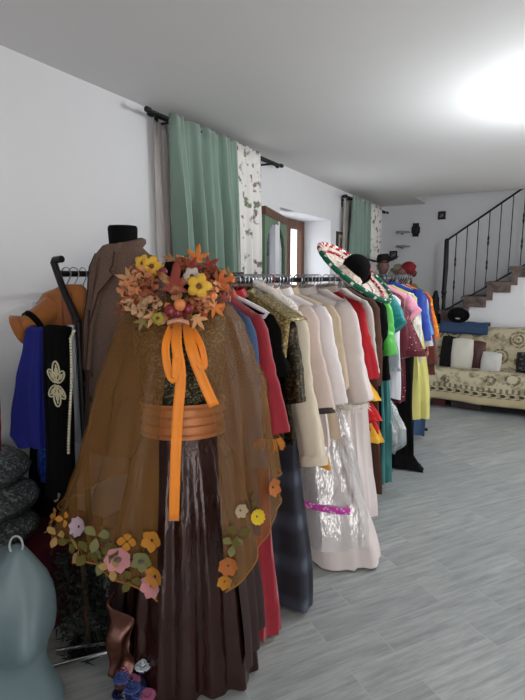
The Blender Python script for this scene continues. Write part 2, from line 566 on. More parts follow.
# ------------------------------------------------------------------ stairs with iron railing
STONE = spots('brown_stone', (112, 98, 92), (78, 66, 62), 9, .42, .6, .75, kind='noise')
SY = 6.72
SIDEM = WALL
st = thing('staircase', 'brown stone stairs rising to the right behind the sofa', 'stairs', (-1.1, SY, 0))
st['kind'] = 'structure'; del st['category']
run, rise = .262, .186
x0s = -1.09 + 1.1
g = G(); gs = G(); gt = G()
ztop = .86
for k in range(12):
    xx = x0s + k * run; zz = ztop + rise * (k + 1)
    if zz > 2.9: break
    g.box(xx, xx + .07, 0, BY - SY - .005, zz - rise - .04, zz - .04)
    g.box(xx + .07, xx + run, 0, BY - SY - .005, zz - .13, zz - .04)
    gs.box(xx + .07, xx + run, .03, BY - SY - .005, 0, zz - .13); gs.box(xx, xx + .07, .03, BY - SY - .005, 0, zz - rise - .04)
    gt.box(xx - .03, xx + run, -.02, BY - SY - .005, zz - .04, zz)
g.box(-1.03, x0s, 0, BY - SY - .005, ztop - .2, ztop - .04); gs.box(-1.03, x0s, .03, BY - SY - .005, 0, ztop - .2); gt.box(-1.03, x0s, -.02, BY - SY - .005, ztop - .04, ztop)
g.obj('riser', STONE, st, smooth=False); gs.obj('side_wall', WALL, st, smooth=False); gt.obj('tread', STONE, st, smooth=False)
sl = rise / run
ra = thing('stair_railing', 'black iron stair railing with thin balusters and a thick twisted newel', 'railing', (-1.075, SY + .05, ztop))
g = G(); g.tube([(0, 0, 0), (.004, 0, .3), (.0, 0, .45), (.006, 0, .75), (.0, 0, 1.08), (.0, 0, 1.1)], [.03, .022, .03, .032, .028, .012], 10, flat=.7)
g.ball((0, 0, .42), .036); g.ball((0, 0, .36), .03)
g.obj('newel_post', DARKMETAL, ra)
Lr = 1.75
G().tube([(0, 0, 1.07), (.05, 0, 1.11), (Lr, 0, 1.11 + (Lr - .05) * .7)], .012, 8, flat=1.6).obj('handrail', DARKMETAL, ra)
G().tube([(0, 0, .17), (Lr, 0, .17 + Lr * .655)], .011, 8).obj('bottom_rail', DARKMETAL, ra)
for k in range(13):
    xx = .115 + k * .123
    zb, zt_ = .17 + xx * .655, 1.10 + (xx - .05) * .7
    g = G(); g.tube([(xx, 0, zb), (xx, 0, zt_)], .0065, 6)
    if k % 3 == 0:
        for q in (.3, .62): 
            zc = zb + (zt_ - zb) * q
            g.tube([(xx, 0, zc - .07), (xx, 0, zc - .03), (xx, 0, zc), (xx, 0, zc + .03), (xx, 0, zc + .07)], [.006, .013, .009, .013, .006], 8)
    g.obj('baluster', DARKMETAL, ra)

# ------------------------------------------------------------------ sofa, cover, cushions
SX0, SX1, SF, SB = -1.12, 1.1, 5.78, 6.62
so = thing('sofa', 'wide low sofa under a patterned cover in front of the stairs', 'sofa', ((SX0 + SX1) / 2, (SF + SB) / 2, 0))
cx, cy = (SX0 + SX1) / 2, (SF + SB) / 2
DKW = fab('dark_sofa_base', (40, 30, 30), .7)
w2 = (SX1 - SX0) / 2; d2 = (SB - SF) / 2
G().box(-w2, w2, -d2 + .04, d2, .09, .38).obj('seat_base', DKW, so, smooth=False)
G().box(-w2, w2, d2 - .21, d2, .38, .83).obj('backrest', DKW, so, smooth=False)
for a in (-w2 + .06, w2 - .06):
    for b_ in (-d2 + .12, d2 - .08):
        G().lathe([(.025, 0), (.03, .09)], (a, b_), 12).obj('leg', DKW, so)


def cover_mat():
    m, nt, b = nodes_for('woven_floral_throw')
    t = nt.nodes.new('ShaderNodeTexCoord')
    s = nt.nodes.new('ShaderNodeSeparateXYZ'); nt.links.new(t.outputs['UV'], s.inputs[0])
    u, v = s.outputs[0], s.outputs[1]
    uvv = t.outputs['UV']
    beige, brown, olive = s2l((184, 174, 146)), s2l((84, 74, 62)), s2l((132, 122, 98))
    # medallions on a loose lattice
    d = voro(nt, uvv, 4.2, 'Distance', .4)
    ring = step(nt, math_(nt, 'SINE', math_(nt, 'MULTIPLY', d, 38.0)), -.2, .3)
    inside = math_(nt, 'SUBTRACT', 1.0, step(nt, d, .40, .46))
    nz = step(nt, noise(nt, uvv, 26, 4, .7), .38, .5)
    f = math_(nt, 'MULTIPLY', math_(nt, 'MULTIPLY', ring, inside), nz)
    big = math_(nt, 'MULTIPLY', step(nt, noise(nt, uvv, 8, 3, .6), .5, .56), nz)
    col = mixc(nt, math_(nt, 'MULTIPLY', big, .8), beige, olive)
    col = mixc(nt, math_(nt, 'MULTIPLY', f, .85), col, brown)
    # border bands along the front drop: v counts down from the hem
    def band(lo, hi):
        return math_(nt, 'MULTIPLY', math_(nt, 'GREATER_THAN', v, lo), math_(nt, 'LESS_THAN', v, hi))
    leaf = step(nt, math_(nt, 'SINE', math_(nt, 'MULTIPLY_ADD', u, 70.0, math_(nt, 'MULTIPLY', math_(nt, 'SINE', math_(nt, 'MULTIPLY', v, 90.0)), 1.4))), -.1, .3)
    col = mixc(nt, band(0, .09), col, s2l((186, 172, 138)))
    dark = mixc(nt, leaf, s2l((58, 52, 46)), s2l((166, 152, 120)))
    col = mixc(nt, band(.09, .155), col, dark)
    col = mixc(nt, band(.098, .106), col, beige); col = mixc(nt, band(.14, .148), col, beige)
    sc2 = math_(nt, 'MULTIPLY', band(.155, .2), step(nt, math_(nt, 'SINE', math_(nt, 'MULTIPLY', u, 110.0)), .0, .3))
    col = mixc(nt, math_(nt, 'MULTIPLY', sc2, .8), col, brown)
    nt.links.new(col, b.inputs['Base Color'])
    b.inputs['Roughness'].default_value = .95
    bump(nt, b, noise(nt, uvv, 160, 2), .4, .004)
    return m


prof = [(SF - .04, .10), (SF - .05, .2), (SF - .045, .34), (SF - .02, .41), (SF + .05, .445), (SF + .2, .44), (SF + .45, .43), (SB - .3, .44), (SB - .28, .48), (SB - .265, .65), (SB - .25, .82), (SB - .2, .875), (SB - .08, .88), (SB + .02, .86), (SB + .03, .7), (SB + .03, .5)]
cum = [0]
for (a, b_), (c_, d_) in zip(prof, prof[1:]): cum.append(cum[-1] + math.hypot(c_ - a, d_ - b_))
cxa, cxb = SX0 - .03, SX1 + .03


def cov(u, v):
    s_ = v * cum[-1]
    for i in range(len(cum) - 1):
        if s_ <= cum[i + 1] + 1e-6:
            t_ = (s_ - cum[i]) / (cum[i + 1] - cum[i]); break
    y = prof[i][0] + (prof[i + 1][0] - prof[i][0]) * t_; z = prof[i][1] + (prof[i + 1][1] - prof[i][1]) * t_
    x = cxa + (cxb - cxa) * u
    wv = .012 * sin(x * 9) + .008 * sin(x * 23 + 1)
    drop = max(0, 1 - s_ / .3)
    return (x, y - wv * drop, z + .006 * sin(x * 7 + y * 9) - (.012 * sin(x * 3 + .5)) * drop)


tag(G().grid(cov, 60, 64, uv=lambda u, v: ((cxb - cxa) * u, v * cum[-1])).obj('sofa_cover', cover_mat(), solid=.008, angle=80),
    'beige and brown medallion patterned throw covering the sofa', 'throw')


def cushion(px, py, Y, w, h, t, tilt, mat, label, lean=.2, seed=1, name='cushion', rz=0):
    p = onY(px, py, Y)
    o = pillow(w, h, t, seed=seed).obj(name, mat, angle=80)
    o.location = p; o.rotation_euler = (-lean, tilt, rz)
    return tag(o, label, 'cushion')


CREAM = fab('cream_cushion_cloth', (196, 192, 180), .9, var=.08)
cushion(447.5, 353, 6.12, .16, .42, .14, .05, fab('black_plush', (18, 16, 18), .95), 'tall black cushion at the left end of the sofa', seed=2)
cushion(462, 354.5, 6.05, .24, .38, .12, .0, spots('cream_stripe', (198, 194, 184), (170, 160, 146), 9, .25, .4, .9, stretch=(1, 1, .1)), 'tall cream cushion with soft stripe between the black and brown cushions', seed=3)
cushion(477, 356, 6.14, .17, .36, .12, .05, fab('brown_satin_cushion', (78, 50, 46), .5), 'shiny dark brown cushion behind the small pale cushion', seed=4)
cushion(491, 362.5, 5.98, .21, .24, .1, .06, fab('pale_grey_cushion', (188, 188, 184), .9, var=.06), 'small pale grey cushion in the middle of the sofa', seed=5)
cushion(526, 363, 6.05, .2, .24, .12, .0, spots('dark_print_cushion', (34, 34, 36), (96, 96, 92), 20, .52, .6, .9, kind='noise'), 'dark patterned cushion cut by the right edge of the photo', seed=6)
BLUE = fab('slate_blue_blanket', (50, 70, 100), .9, var=.12)
p = onY(464, 329, 6.4)
t = thing('folded_blanket', 'folded slate blue blanket draped on the left of the sofa back', 'blanket', (p.x, 6.47, 0))
g = G()
for k, (zo, ex) in enumerate(((0, 0), (.014, -.006))):
    pr_ = [(-.145, .80), (-.14, .87), (-.1, .908), (0, .914), (.1, .908), (.15, .88)]
    g.grid(lambda u, v, zo=zo, ex=ex: (-.27 + .54 * u + .004 * sin(v * 9), pr_[min(5, int(v * 5))][0] + (pr_[min(5, int(v * 5) + 1)][0] - pr_[min(5, int(v * 5))][0]) * (v * 5 - int(v * 5)) - zo * (v < .3),
           pr_[min(5, int(v * 5))][1] + (pr_[min(5, int(v * 5) + 1)][1] - pr_[min(5, int(v * 5))][1]) * (v * 5 - int(v * 5)) + zo + .004 * sin(u * 14)), 24, 20)
g.obj('blanket_cloth', BLUE, t, solid=.014, angle=80)
p = onY(456, 320.5, 6.42)
t = thing('felt_hat', 'wide round black hat with a pale badge, resting on the blue blanket', 'hat', (p.x + .02, 6.47, 1.0), 0)
t.scale = (.78, .78, .78)
t.rotation_euler = (.95, .05, 0)
g = G(); g.lathe([(.0, .02), (.09, .02), (.15, .025), (.165, .035), (.165, .02), (.14, .008), (.0, .006)], n=28, sy=.78); g.obj('brim', BLACKF, t)
G().lathe([(.095, .02), (.095, .06), (.085, .09), (.05, .1), (.0, .095)], n=24, sy=.75).obj('crown', BLACKF, t)
G().ball((.0, -.075, .055), .03, sc_=(1.3, .25, .7)).obj('badge', fab('pale_badge', (200, 200, 204), .4), t)
t = thing('instrument_bag', 'narrow tall black bag leaning beside the newel post', 'bag', (-1.14, 6.66, ztop))
t.location.z = ztop
g = G(); g.loft([[(cx_ + w_ * cos(a), .02 + .03 * sin(a), z) for a in [2 * PI * k / 14 for k in range(14)]] for cx_, w_, z in ((-.02, .1, .0), (-.02, .11, .05), (-.01, .085, .18), (.0, .055, .3), (.01, .03, .4), (.012, .022, .43), (.012, .008, .44))])
g.obj('bag_body', fab('black_nylon', (24, 22, 24), .6), t)
t.location.y = SY + .05; t.location.x = -1.19
G().tube([(.02, 0, .42), (.06, -.02, .34), (.06, -.02, .2), (.05, 0, .08)], .006, 6).obj('strap', BLACKPL, t)
# things under the sofa
for (px, py, w, mat, lab) in ((435, 404, .14, fab('dusty_red_box', (92, 54, 52), .8), 'dusty red shoe box under the left front edge of the sofa'),
                              (464, 408, .3, fab('mauve_box', (74, 62, 66), .8), 'flat mauve grey box in the shadow under the sofa')):
    p = onZ(px, 410, 0)
    t = thing('storage_box', lab, 'box', (p.x, SF + .2, 0))
    G().box(-w / 2, w / 2, -.1, .1, 0, .066).obj('box_base', mat, t, smooth=False)
    G().box(-w / 2 - .004, w / 2 + .004, -.104, .104, .05, .08).obj('box_lid', mat, t, smooth=False)

# ------------------------------------------------------------------ cabinet corner: bust with hat, bouquet
cb = thing('cabinet', 'dark tall cabinet hidden behind the far end of the clothes rail', 'cabinet', (-1.77, 6.35, 0))
CABW = fab('dark_cabinet_wood', (48, 38, 34), .6, stretch=(1, 1, .2))
G().box(-.3, .34, -.15, .15, 0, 1.36).obj('carcass', CABW, cb, smooth=False)
for s_ in (-1, 1):
    d_ = G().box(.02 + s_ * .16 - .15, .02 + s_ * .16 + .15, -.17, -.15, .08, 1.33).obj('door', CABW, cb, smooth=False)
    G().ball((.02 + s_ * .03, -.18, .75), .012).obj('knob', CHROME, d_)
SKIN = fab('doll_skin', (150, 112, 104), .6, var=.06, bmp=0)
CY_ = 6.35
p = onY(383, 270, CY_)
t = thing('mannequin_bust', 'display bust with pink face and dark patterned shirt beside the bouquet', 'mannequin', (p.x, CY_, 1.36), .5)
DKSH = spots('dark_floral_shirt', (36, 36, 38), (110, 104, 96), 28, .5, .6, .9, kind='noise')
g = G(); N = 20
for_r = [(.16, .09, 0), (.17, .1, .05), (.155, .085, .1), (.09, .06, .135), (.05, .05, .15)]
g.loft([[(a * cos(q), b2 * sin(q), z) for q in [2 * PI * k / N for k in range(N)]] for a, b2, z in for_r]); g.obj('shirt', DKSH, t)
def head(g, c, s_=1.0, n=20):
    rings = []
    for z, rx, ry, oy in ((-.13, .045, .045, .02), (-.1, .045, .045, .015), (-.085, .05, .06, 0), (-.06, .06, .075, -.005), (-.03, .068, .085, 0), (0, .073, .09, 0), (.04, .073, .092, .003), (.08, .06, .078, .006), (.105, .035, .045, .006), (.112, .01, .012, .006)):
        ring = []
        for k in range(n):
            a = 2 * PI * k / n
            x = rx * sin(a); y = -ry * cos(a) + oy
            front = max(0, cos(a)) ** 8
            if -.04 < z < .01: y -= .022 * front * (1 if z < -.02 else .5)          # nose
            if abs(z) < .02: y += .008 * max(0, cos(a - .45)) ** 20 + .008 * max(0, cos(a + .45)) ** 20   # eye sockets
            ring.append((c[0] + x * s_, c[1] + y * s_, c[2] + z * s_))
        rings.append(ring)
    g.loft(rings)
g = G(); head(g, (0, -.01, .26)); g.obj('head', SKIN, t)
for s_ in (-1, 1):
    G().ball((s_ * .03, -.088, .262), .009, sc_=(1.3, .5, .8)).obj('eye', BLACKPL, t)
    G().ball((s_ * .073, 0, .25), .018, sc_=(.4, .7, 1.2)).obj('ear', SKIN, t)
G().ball((0, -.09, .205), .016, sc_=(1.3, .4, .4)).obj('mouth', fab('lip_red', (130, 60, 60), .5), t)
HATM = fab('dark_hat_felt', (32, 28, 30), .9)
h = thing('cowboy_hat', 'dark wide brimmed hat worn by the bust in the far corner', 'hat', (p.x, CY_, 1.36 + .31), .5)
h.rotation_euler = (.05, -.1, .5)
g = G()
def brim(u, v):
    a = 2 * PI * u; r = .07 + .1 * v
    return (r * 1.1 * sin(a), -r * cos(a), .035 * v * v * abs(sin(a)) * 1.5 - .01 * v * abs(cos(a)))
g.grid(brim, 32, 6); g.obj('brim', HATM, h, solid=.006)
G().loft([[(rx * cos(q), rx * 1.1 * sin(q), z - (dip * abs(cos(q)) ** 0 if 0 else 0)) for q in [2 * PI * k / 20 for k in range(20)]] for rx, z, dip in ((.083, -.005, 0), (.08, .04, 0), (.07, .08, 0), (.055, .095, 0), (.02, .085, 0))]).obj('crown', HATM, h)
# bouquet
p = onY(404, 276, CY_)
t = thing('flower_bouquet', 'faded bouquet with a dark red bloom next to the hatted bust', 'flowers', (p.x, CY_ - .02, 1.36))
G().lathe([(.04, 0), (.055, .04), (.05, .09), (.04, .11), (.045, .12)], n=16).obj('vase', fab('dark_vase', (60, 40, 40), .5), t)


def rose(g, c, r, seed=0):
    rr = random.Random(seed); c = Vector(c)
    for layer in range(4):
        for k in range(4 + layer):
            a = 2 * PI * k / (4 + layer) + layer; rad = r * (.25 + .22 * layer); zz = r * (.55 - .22 * layer)
            def fn(u, v, a=a, rad=rad, zz=zz, layer=layer):
                aa = a + (u - .5) * 1.5
                q = rad * (.4 + .6 * v) + r * .08 * layer * v * v
                return c + Vector((cos(aa) * q, sin(aa) * q, zz * v + r * .25 * (v - .4) - r * .12 * (2 * u - 1) ** 2 * v))
            g.grid(fn, 5, 4)


cols = [((120, 30, 38), .075, (.06, -.04, .2)), ((132, 116, 96), .05, (-.06, -.03, .2)), ((92, 40, 44), .05, (.09, 0, .13)), ((104, 92, 82), .055, (-.1, .0, .15)), ((124, 92, 88), .045, (0, -.08, .15)), ((150, 146, 140), .04, (-.13, -.03, .12))]
for k, (c_, r_, q) in enumerate(cols):
    g = G(); rings = []
    c_0 = Vector((q[0] * 1.1, q[1], q[2] + .03)); rb = r_ * 1.15
    for i in range(1, 12):
        th_ = PI * i / 12
        rings.append([c_0 + Vector((rb * sin(th_) * cos(f_) * (1 + .13 * sin(5 * f_ + i * 1.9)), rb * sin(th_) * sin(f_) * (1 + .13 * sin(5 * f_ + i * 1.9)), -rb * .9 * cos(th_))) for f_ in [2 * PI * j / 24 for j in range(24)]])
    g.loft(rings); g.obj('bloom', fab('bloom_%d' % k, c_, .8, bmp=.3), t)
g = G()
for k in range(14):
    a = R.random() * 6.28; q = .05 + .06 * R.random()
    c0 = Vector((q * cos(a), q * sin(a), .1 + .08 * R.random()))
    d = Vector((cos(a), sin(a), .4)).normalized(); s2 = Vector((-sin(a), cos(a), 0))
    g.grid(lambda u, v: c0 + d * (.08 * u) + s2 * (.03 * (v - .5) * sin(PI * u)) + Vector((0, 0, -.02 * u * u)), 5, 2)
g.obj('foliage', fab('dull_green_leaves', (66, 76, 60), .8), t, solid=.0015)


# ------------------------------------------------------------------ clothes rail with garments
RZ = 1.475
def rail_x(y): return -1.155 + (y - 1.6) * .03


def clothes_rack(y0, y1, label, xf, z, lean=0.):
    t = thing('clothes_rack', label, 'clothes rack', (xf(y0), y0, 0))
    r0, r1 = Vector((0, 0, z)), Vector((xf(y1) - xf(y0), y1 - y0, z))
    G().tube([r0, r1], .0135, 10).obj('rail', DARKMETAL, t)
    for e in (r0, r1):
        G().tube([(e.x, e.y, .05), (e.x, e.y, z + .02)], .012, 10).obj('upright', DARKMETAL, t)
        G().tube([(e.x - .22, e.y, .03), (e.x + .22, e.y, .03)], .014, 8).obj('foot', DARKMETAL, t)
    G().tube([(r0.x, r0.y, .12), (r1.x, r1.y, .12)], .01, 8).obj('lower_bar', DARKMETAL, t)
    return t


clothes_rack(1.6, 3.52, 'near half of the long black clothes rail, behind the autumn dress', rail_x, RZ)
clothes_rack(3.6, 4.78, 'far half of the long black clothes rail, towards the sofa', rail_x, RZ)


def hanger(x, y, rz, w, z, rail, mat, label, thick=.006, hookmat=None):
    t = thing('clothes_hanger', label, 'hanger', (x, y, z), rz, 'clothes hangers on the rails')
    h = rail - z
    pts = [(0, 0, .0), (0, 0, max(.0, h - .045)), (.012, 0, h - .03), (.026, 0, h - .008)] + [(.028 * cos(a), 0, h + .028 * sin(a)) for a in [PI * k / 8 for k in range(9)]] + [(-.026, 0, h - .012)]
    G().tube(pts, .0026, 6).obj('hook', hookmat or WIRE, t)
    g = G()
    g.tube([(-w, 0, -.075), (-w * .9, 0, -.066), (-w * .5, 0, -.034), (0, 0, 0), (w * .5, 0, -.034), (w * .9, 0, -.066), (w, 0, -.075), (w * .93, 0, -.09), (0, 0, -.095), (-w * .93, 0, -.09), (-w, 0, -.075)], thick, 6)
    g.obj('arms', mat, t)
    return t


def cloth_body(prof, N=52, amp=.012, k=6, seed=0, a0=0, square=.8):
    """prof: (z, half width, half thickness, ripple 0..1, x shift, y shift)"""
    r = random.Random(seed); ph = [r.random() * 6.28 for _ in range(6)]
    z0, z1 = prof[0][0], prof[-1][0]
    nz = 26
    def at(z, i):
        zz = [(-p[0], p[i]) for p in prof]
        return lerp(zz, -z)
    zs = sorted(set([p[0] for p in prof] + [z0 + (z1 - z0) * q / nz for q in range(nz + 1)]), reverse=True)
    rows = [(z, at(z, 1), at(z, 2), at(z, 3), at(z, 4), at(z, 5)) for z in zs]
    g = G(); M_ = len(rows) - 1
    circ = 4 * max(p[1] for p in prof)
    def fn(u, v):
        z, w, d, q, sx, sy = rows[int(round(u * M_))]
        a = PI / 2 + 2 * PI * v
        ca, sa = cos(a), sin(a)
        x = w * math.copysign(abs(ca) ** square, ca); y = d * math.copysign(abs(sa) ** square, sa)
        rip = sin(k * a + ph[0] + 1.2 * sin(z * 3 + ph[1])) + .6 * sin((2 * k + 1) * a + ph[2] + z * 2) + .3 * sin((3 * k + 2) * a + ph[5] - z * 5)
        x += amp * q * rip * ca * .9; y += amp * q * rip * (abs(sa) * .9 + .1) * (1 if sa >= 0 else -1)
        x += .006 * q * sin(z * 9 + ph[3]); 
        zz = z + (.012 * q * sin(2 * a + ph[4]) if u > .97 else 0)
        return (x + sx, y + sy, zz)
    g.grid(fn, M_, N, uv=lambda u, v: (v * circ, rows[int(round(u * M_))][0]))
    return g


def sleeve(side, w, zt, length, out=.05, fwd=-.05, r0=.072, r1=.05, seed=0, flat=.6, puff=0):
    r = random.Random(seed); ph = [r.random() * 6.28 for _ in range(5)]
    out = out + .045; fwd = fwd * .5
    P = [Vector((side * (w - .06), 0, zt - .075)), Vector((side * (w - .03), 0, zt - .095)), Vector((side * (w - .005), fwd * .1, zt - .135))]
    n = 20
    for q in range(1, n + 1):
        s_ = q / n
        P.append(Vector((side * (w - .005 + out * (s_ ** 1.15)) + .004 * sin(s_ * 7 + ph[0]), fwd * (.1 + .9 * s_) + .004 * cos(s_ * 6 + ph[1]), zt - .135 - (length - .135) * s_)))
    L = len(P); N = 26; rings = []
    r0 *= .86
    for q, p in enumerate(P):
        t = (P[min(q + 1, L - 1)] - P[max(q - 1, 0)]).normalized()
        e1 = Vector((0, 1, 0)); e1 = (e1 - t * t.dot(e1)).normalized(); e2 = t.cross(e1)
        s_ = q / (L - 1)
        rr_ = (r0 + (r1 - r0) * s_) * (.6, .9, 1)[min(q, 2)] + puff * sin(PI * s_)
        ring = []
        for k in range(N):
            a = 2 * PI * k / N
            el = math.exp(-((s_ - .5) / .2) ** 2)
            m_ = 1 + s_ * (.09 * sin(3 * a + ph[2] + 2.5 * s_) + .07 * sin(5 * a + ph[3] - 3 * s_)) + el * .05 * sin(34 * s_ + 2 * a + ph[4]) + .03 * sin(60 * s_ + a) * (s_ > .85)
            ring.append(p + e1 * (rr_ * m_ * flat * cos(a)) + e2 * (rr_ * m_ * sin(a)))
        rings.append(ring)
    g = G(); g.loft(rings)
    return g, P[-1], (P[-1] - P[-2]).normalized(), r1


HANG_N = 0


def garment(name, label, cat, Y, px, mat, hem=.4, rot=12, zt=1.41, hw=None, th=.045, hth=.05, sl=.55, r0=.07, r1=.05, out=.05, fwd=-.06,
            amp=.016, k=8, waist=None, cuff=None, collar=None, hmat=None, hcol='silver wire', short='', seed=0, slmat=None, w=None, puff=0, hip=None, yoff=0, belt=None, hangw=None):
    rz = -math.radians(rot)
    xr = rail_x(Y)
    if w is None:
        lo, hi = .02, .6
        for _ in range(40):
            md = (lo + hi) / 2
            q = Vector((xr + md * cos(rz), Y + md * sin(rz), zt - .08))
            d = q - Vector((0, 0, HC)); sx = 262.5 + FPX * d.dot(RT) / d.dot(FW)
            if sx < px: lo = md
            else: hi = md
        w = lo
    hw = hw if hw is not None else w + (.05 if hem < .75 else .02)
    t = thing(name, label, cat, (xr, Y, 0), rz, 'garments on the long clothes rail')
    wz = zt - .42
    prof = [(zt + .012, .055, .035, 0, 0, 0), (zt, .075, .04, 0, 0, 0), (zt - .025, w * .55, th * .9, 0, 0, 0), (zt - .055, w * .86, th, 0, 0, 0), (zt - .085, w * .99, th, .1, 0, 0), (zt - .15, w, th, .25, 0, 0)]
    if hem < wz - .05:
        prof.append((wz, (waist if waist else (w + hw) / 2 * .97), th * .95, .55, 0, yoff * .3))
    prof.append((hem, hw, hth, 1, 0, yoff))
    cloth_body(prof, amp=amp, k=k, seed=seed).obj('bodice' if cat == 'dress' else 'body', mat, t, angle=80)
    if sl:
        for s_ in (-1, 1):
            g, e, dr, re = sleeve(s_, w, zt, sl, out, fwd, r0, r1, seed + s_, puff=puff)
            so_ = g.obj('sleeve', slmat or mat, t, angle=80)
            if cuff:
                cm, cl = cuff
                gc = G(); gc.tube([e - dr * .01, e + dr * .012, e + dr * cl * .6, e + dr * cl], [re * 1.02, re * 1.12, re * 1.08, re * 1.1], 12, flat=.66)
                gc.obj('cuff', cm, so_)
    if collar:
        gc = G()
        rings = []
        for z, a, b_ in ((zt - .012, .075, .05), (zt + .025, .066, .045), (zt + .03, .072, .05), (zt - .005, .09, .06)):
            rings.append([(a * cos(2 * PI * q / 24), b_ * sin(2 * PI * q / 24) - .01, z + .012 * sin(2 * PI * q / 24)) for q in range(24)])
        gc.loft(rings, False, False); gc.obj('collar', collar, t)
    if belt:
        bm, bz = belt
        a_ = (waist if waist else (w + hw) / 2 * .97) + .012
        G().loft([[(a_ * math.copysign(abs(cos(2 * PI * q / 28)) ** .8, cos(2 * PI * q / 28)), (th + .012) * math.copysign(abs(sin(2 * PI * q / 28)) ** .8, sin(2 * PI * q / 28)), z) for q in range(28)] for z in (bz - .025, bz + .025)], False, False).obj('belt', bm, t)
    hanger(xr, Y - (.055 if hangw else 0), rz, (hangw or min(.2, w * .92)), zt + (.02 if hangw else .004), RZ, hmat or BLACKPL, '%s hanger carrying the %s' % (hcol, short), thick=(.009 if hangw else .006))
    return t, w


GOLDF = fab('gold_fringe', (176, 112, 44), .7, .2)
CRIM = fab('crimson_brocade', (146, 30, 44), .7, var=.22, scale=20, sheen=.3)
REDC = fab('bright_red_cloth', (178, 28, 40), .75)
NAVY = fab('navy_wool', (36, 44, 84), .85)
DENIM = fab('denim_blue', (62, 86, 118), .9)
IVORY = fab('ivory_cotton', (210, 200, 180), .9, var=.05)
BLUSH = fab('blush_cotton', (206, 188, 180), .9, var=.05)
SATINW = fab('white_satin', (218, 211, 211), .38, var=.04, sheen=.2, spec=.6)
WHITEC = fab('white_cotton', (216, 206, 204), .9, var=.03)
BEIGE = fab('beige_wool', (192, 174, 150), .9, var=.06)
DKBRAID = fab('dark_braid', (60, 48, 46), .8)
MUSTARD = fab('mustard_cloth', (200, 138, 40), .7, sheen=.3)
VELV = fab('black_velvet', (9, 8, 10), .95, spec=.12)
LAME = sequin('gold_black_lame', (20, 18, 16), (96, 82, 50), 120, .35, .6)
GOLDL = sequin('antique_gold', (104, 88, 54), (196, 176, 112), 150, .4, .5)
TEAL = fab('teal_satin', (20, 122, 128), .4, spec=.5, var=.2)
TEALD = fab('sea_green_velvet', (38, 104, 104), .8, sheen=.3, stretch=(1, 1, .2))
LIME = fab('bright_green_satin', (70, 168, 62), .35, spec=.6, var=.15)
EMER = fab('emerald_cloth', (14, 100, 76), .7)
BURG = spots('burgundy_beaded', (92, 24, 38), (190, 160, 156), 46, .16, .26, .6, spot_metal=.5)
BURGP = fab('burgundy_velvet', (88, 20, 34), .8, sheen=.3)
PINK = fab('pink_satin', (232, 158, 182), .5)
YELLOW = fab('pale_yellow_cloth', (196, 190, 112), .8, var=.1)
ROYAL = fab('royal_blue_satin', (30, 62, 150), .45, var=.2)
SKYB = fab('sky_blue_cloth', (86, 150, 206), .7)
ORANGE = spots('orange_print', (226, 120, 30), (180, 50, 40), 24, .5, .6, .8, kind='noise', spot2=(240, 180, 60))
PLAIDS = plaid('small_plaid', (60, 50, 90), (170, 60, 60), (220, 210, 200), .06)
PLAIDD = plaid('dark_plaid', (24, 24, 32), (56, 62, 76), (98, 106, 120), .19)
BROWNC = fab('brown_corduroy', (78, 52, 42), .9)
TAN = fab('tan_wool', (176, 146, 116), .9)
SILVER = fab('silver_grey_satin', (150, 156, 162), .45, var=.15)
GREYW = fab('grey_white_cotton', (190, 184, 180), .9, var=.05)
FUR = fab('white_plush', (232, 226, 220), .95, var=.08, bmp=.8, fine=70)
FILM = sheer('clear_plastic_film', (236, 238, 240), .72, .2, .8, gloss=.2)


def fringe(parent, c, r, n, ln, mat, flat=.66, seed=0, name='fringe'):
    g = G(); rr = random.Random(seed)
    for q in range(n):
        a = 2 * PI * q / n
        p0 = Vector(c) + Vector((r * cos(a), r * flat * sin(a), 0))
        d = Vector((.35 * cos(a), .35 * sin(a), -1)) + Vector((rr.uniform(-.3, .3), rr.uniform(-.3, .3), 0))
        g.tube([p0, p0 + d * ln * .5, p0 + d * ln], [.004, .0035, .002], 5)
    return g.obj(name, mat, parent)


def ruff(parent, pts, r, mat, n=240, ln=.022, seed=0, name='trim'):
    """feathery strip along a path"""
    g = G(); rr = random.Random(seed); pts = [Vector(p) for p in pts]
    g.tube(pts, r * .6, 8)
    L = len(pts) - 1
    for q in range(n):
        f = rr.random() * L; i = min(L - 1, int(f)); p0 = pts[i].lerp(pts[i + 1], f - i)
        d = Vector((rr.gauss(0, 1), rr.gauss(0, 1), rr.gauss(0, 1) - .3)).normalized(); s2 = d.orthogonal().normalized() * .0035
        g.add([p0 - s2, p0 + s2, p0 + d * (r * .6 + ln * rr.uniform(.5, 1))], [(0, 1, 2)])
    return g.obj(name, mat, parent)


# --- near end
garment('coat', 'navy coat with denim blue front edge right behind the brown organza cape', 'coat', 1.655, 247, NAVY, hem=.5, rot=20, slmat=DENIM, sl=.62, out=.04, fwd=-.03, r0=.06, short='navy coat', seed=1, collar=NAVY)
t, w = garment('gown', 'long crimson gown with gold fringed cuffs touching the floor beside the autumn dress', 'dress', 1.72, 259, CRIM, hem=.03, hw=.30, hth=.1, rot=16, sl=.5, out=.085, fwd=-.07, r0=.062, r1=.062, short='crimson gown', seed=2, amp=.014, collar=CRIM)
for s_ in (-1, 1):
    fringe(t, (s_ * (w + .105), -.07, 1.41 - .5), .062, 44, .04, GOLDF)
t, w = garment('bolero', 'red velvet strap top with black velvet front on a white hanger', 'top', 1.80, 272, VELV, hem=1.0, rot=16, sl=.3, r0=.055, r1=.055, out=.02, hmat=WHITEPL, hcol='white plastic', short='black velvet bolero', seed=3, collar=REDPL, hangw=.25)
t, w = garment('lame_jacket', 'black and antique gold jacket with pointed gold shoulder capes', 'jacket', 1.87, 288, LAME, hem=.8, rot=14, sl=.42, r0=.065, r1=.055, out=.03, short='gold and black jacket', seed=4, collar=GOLDL)
g = G()
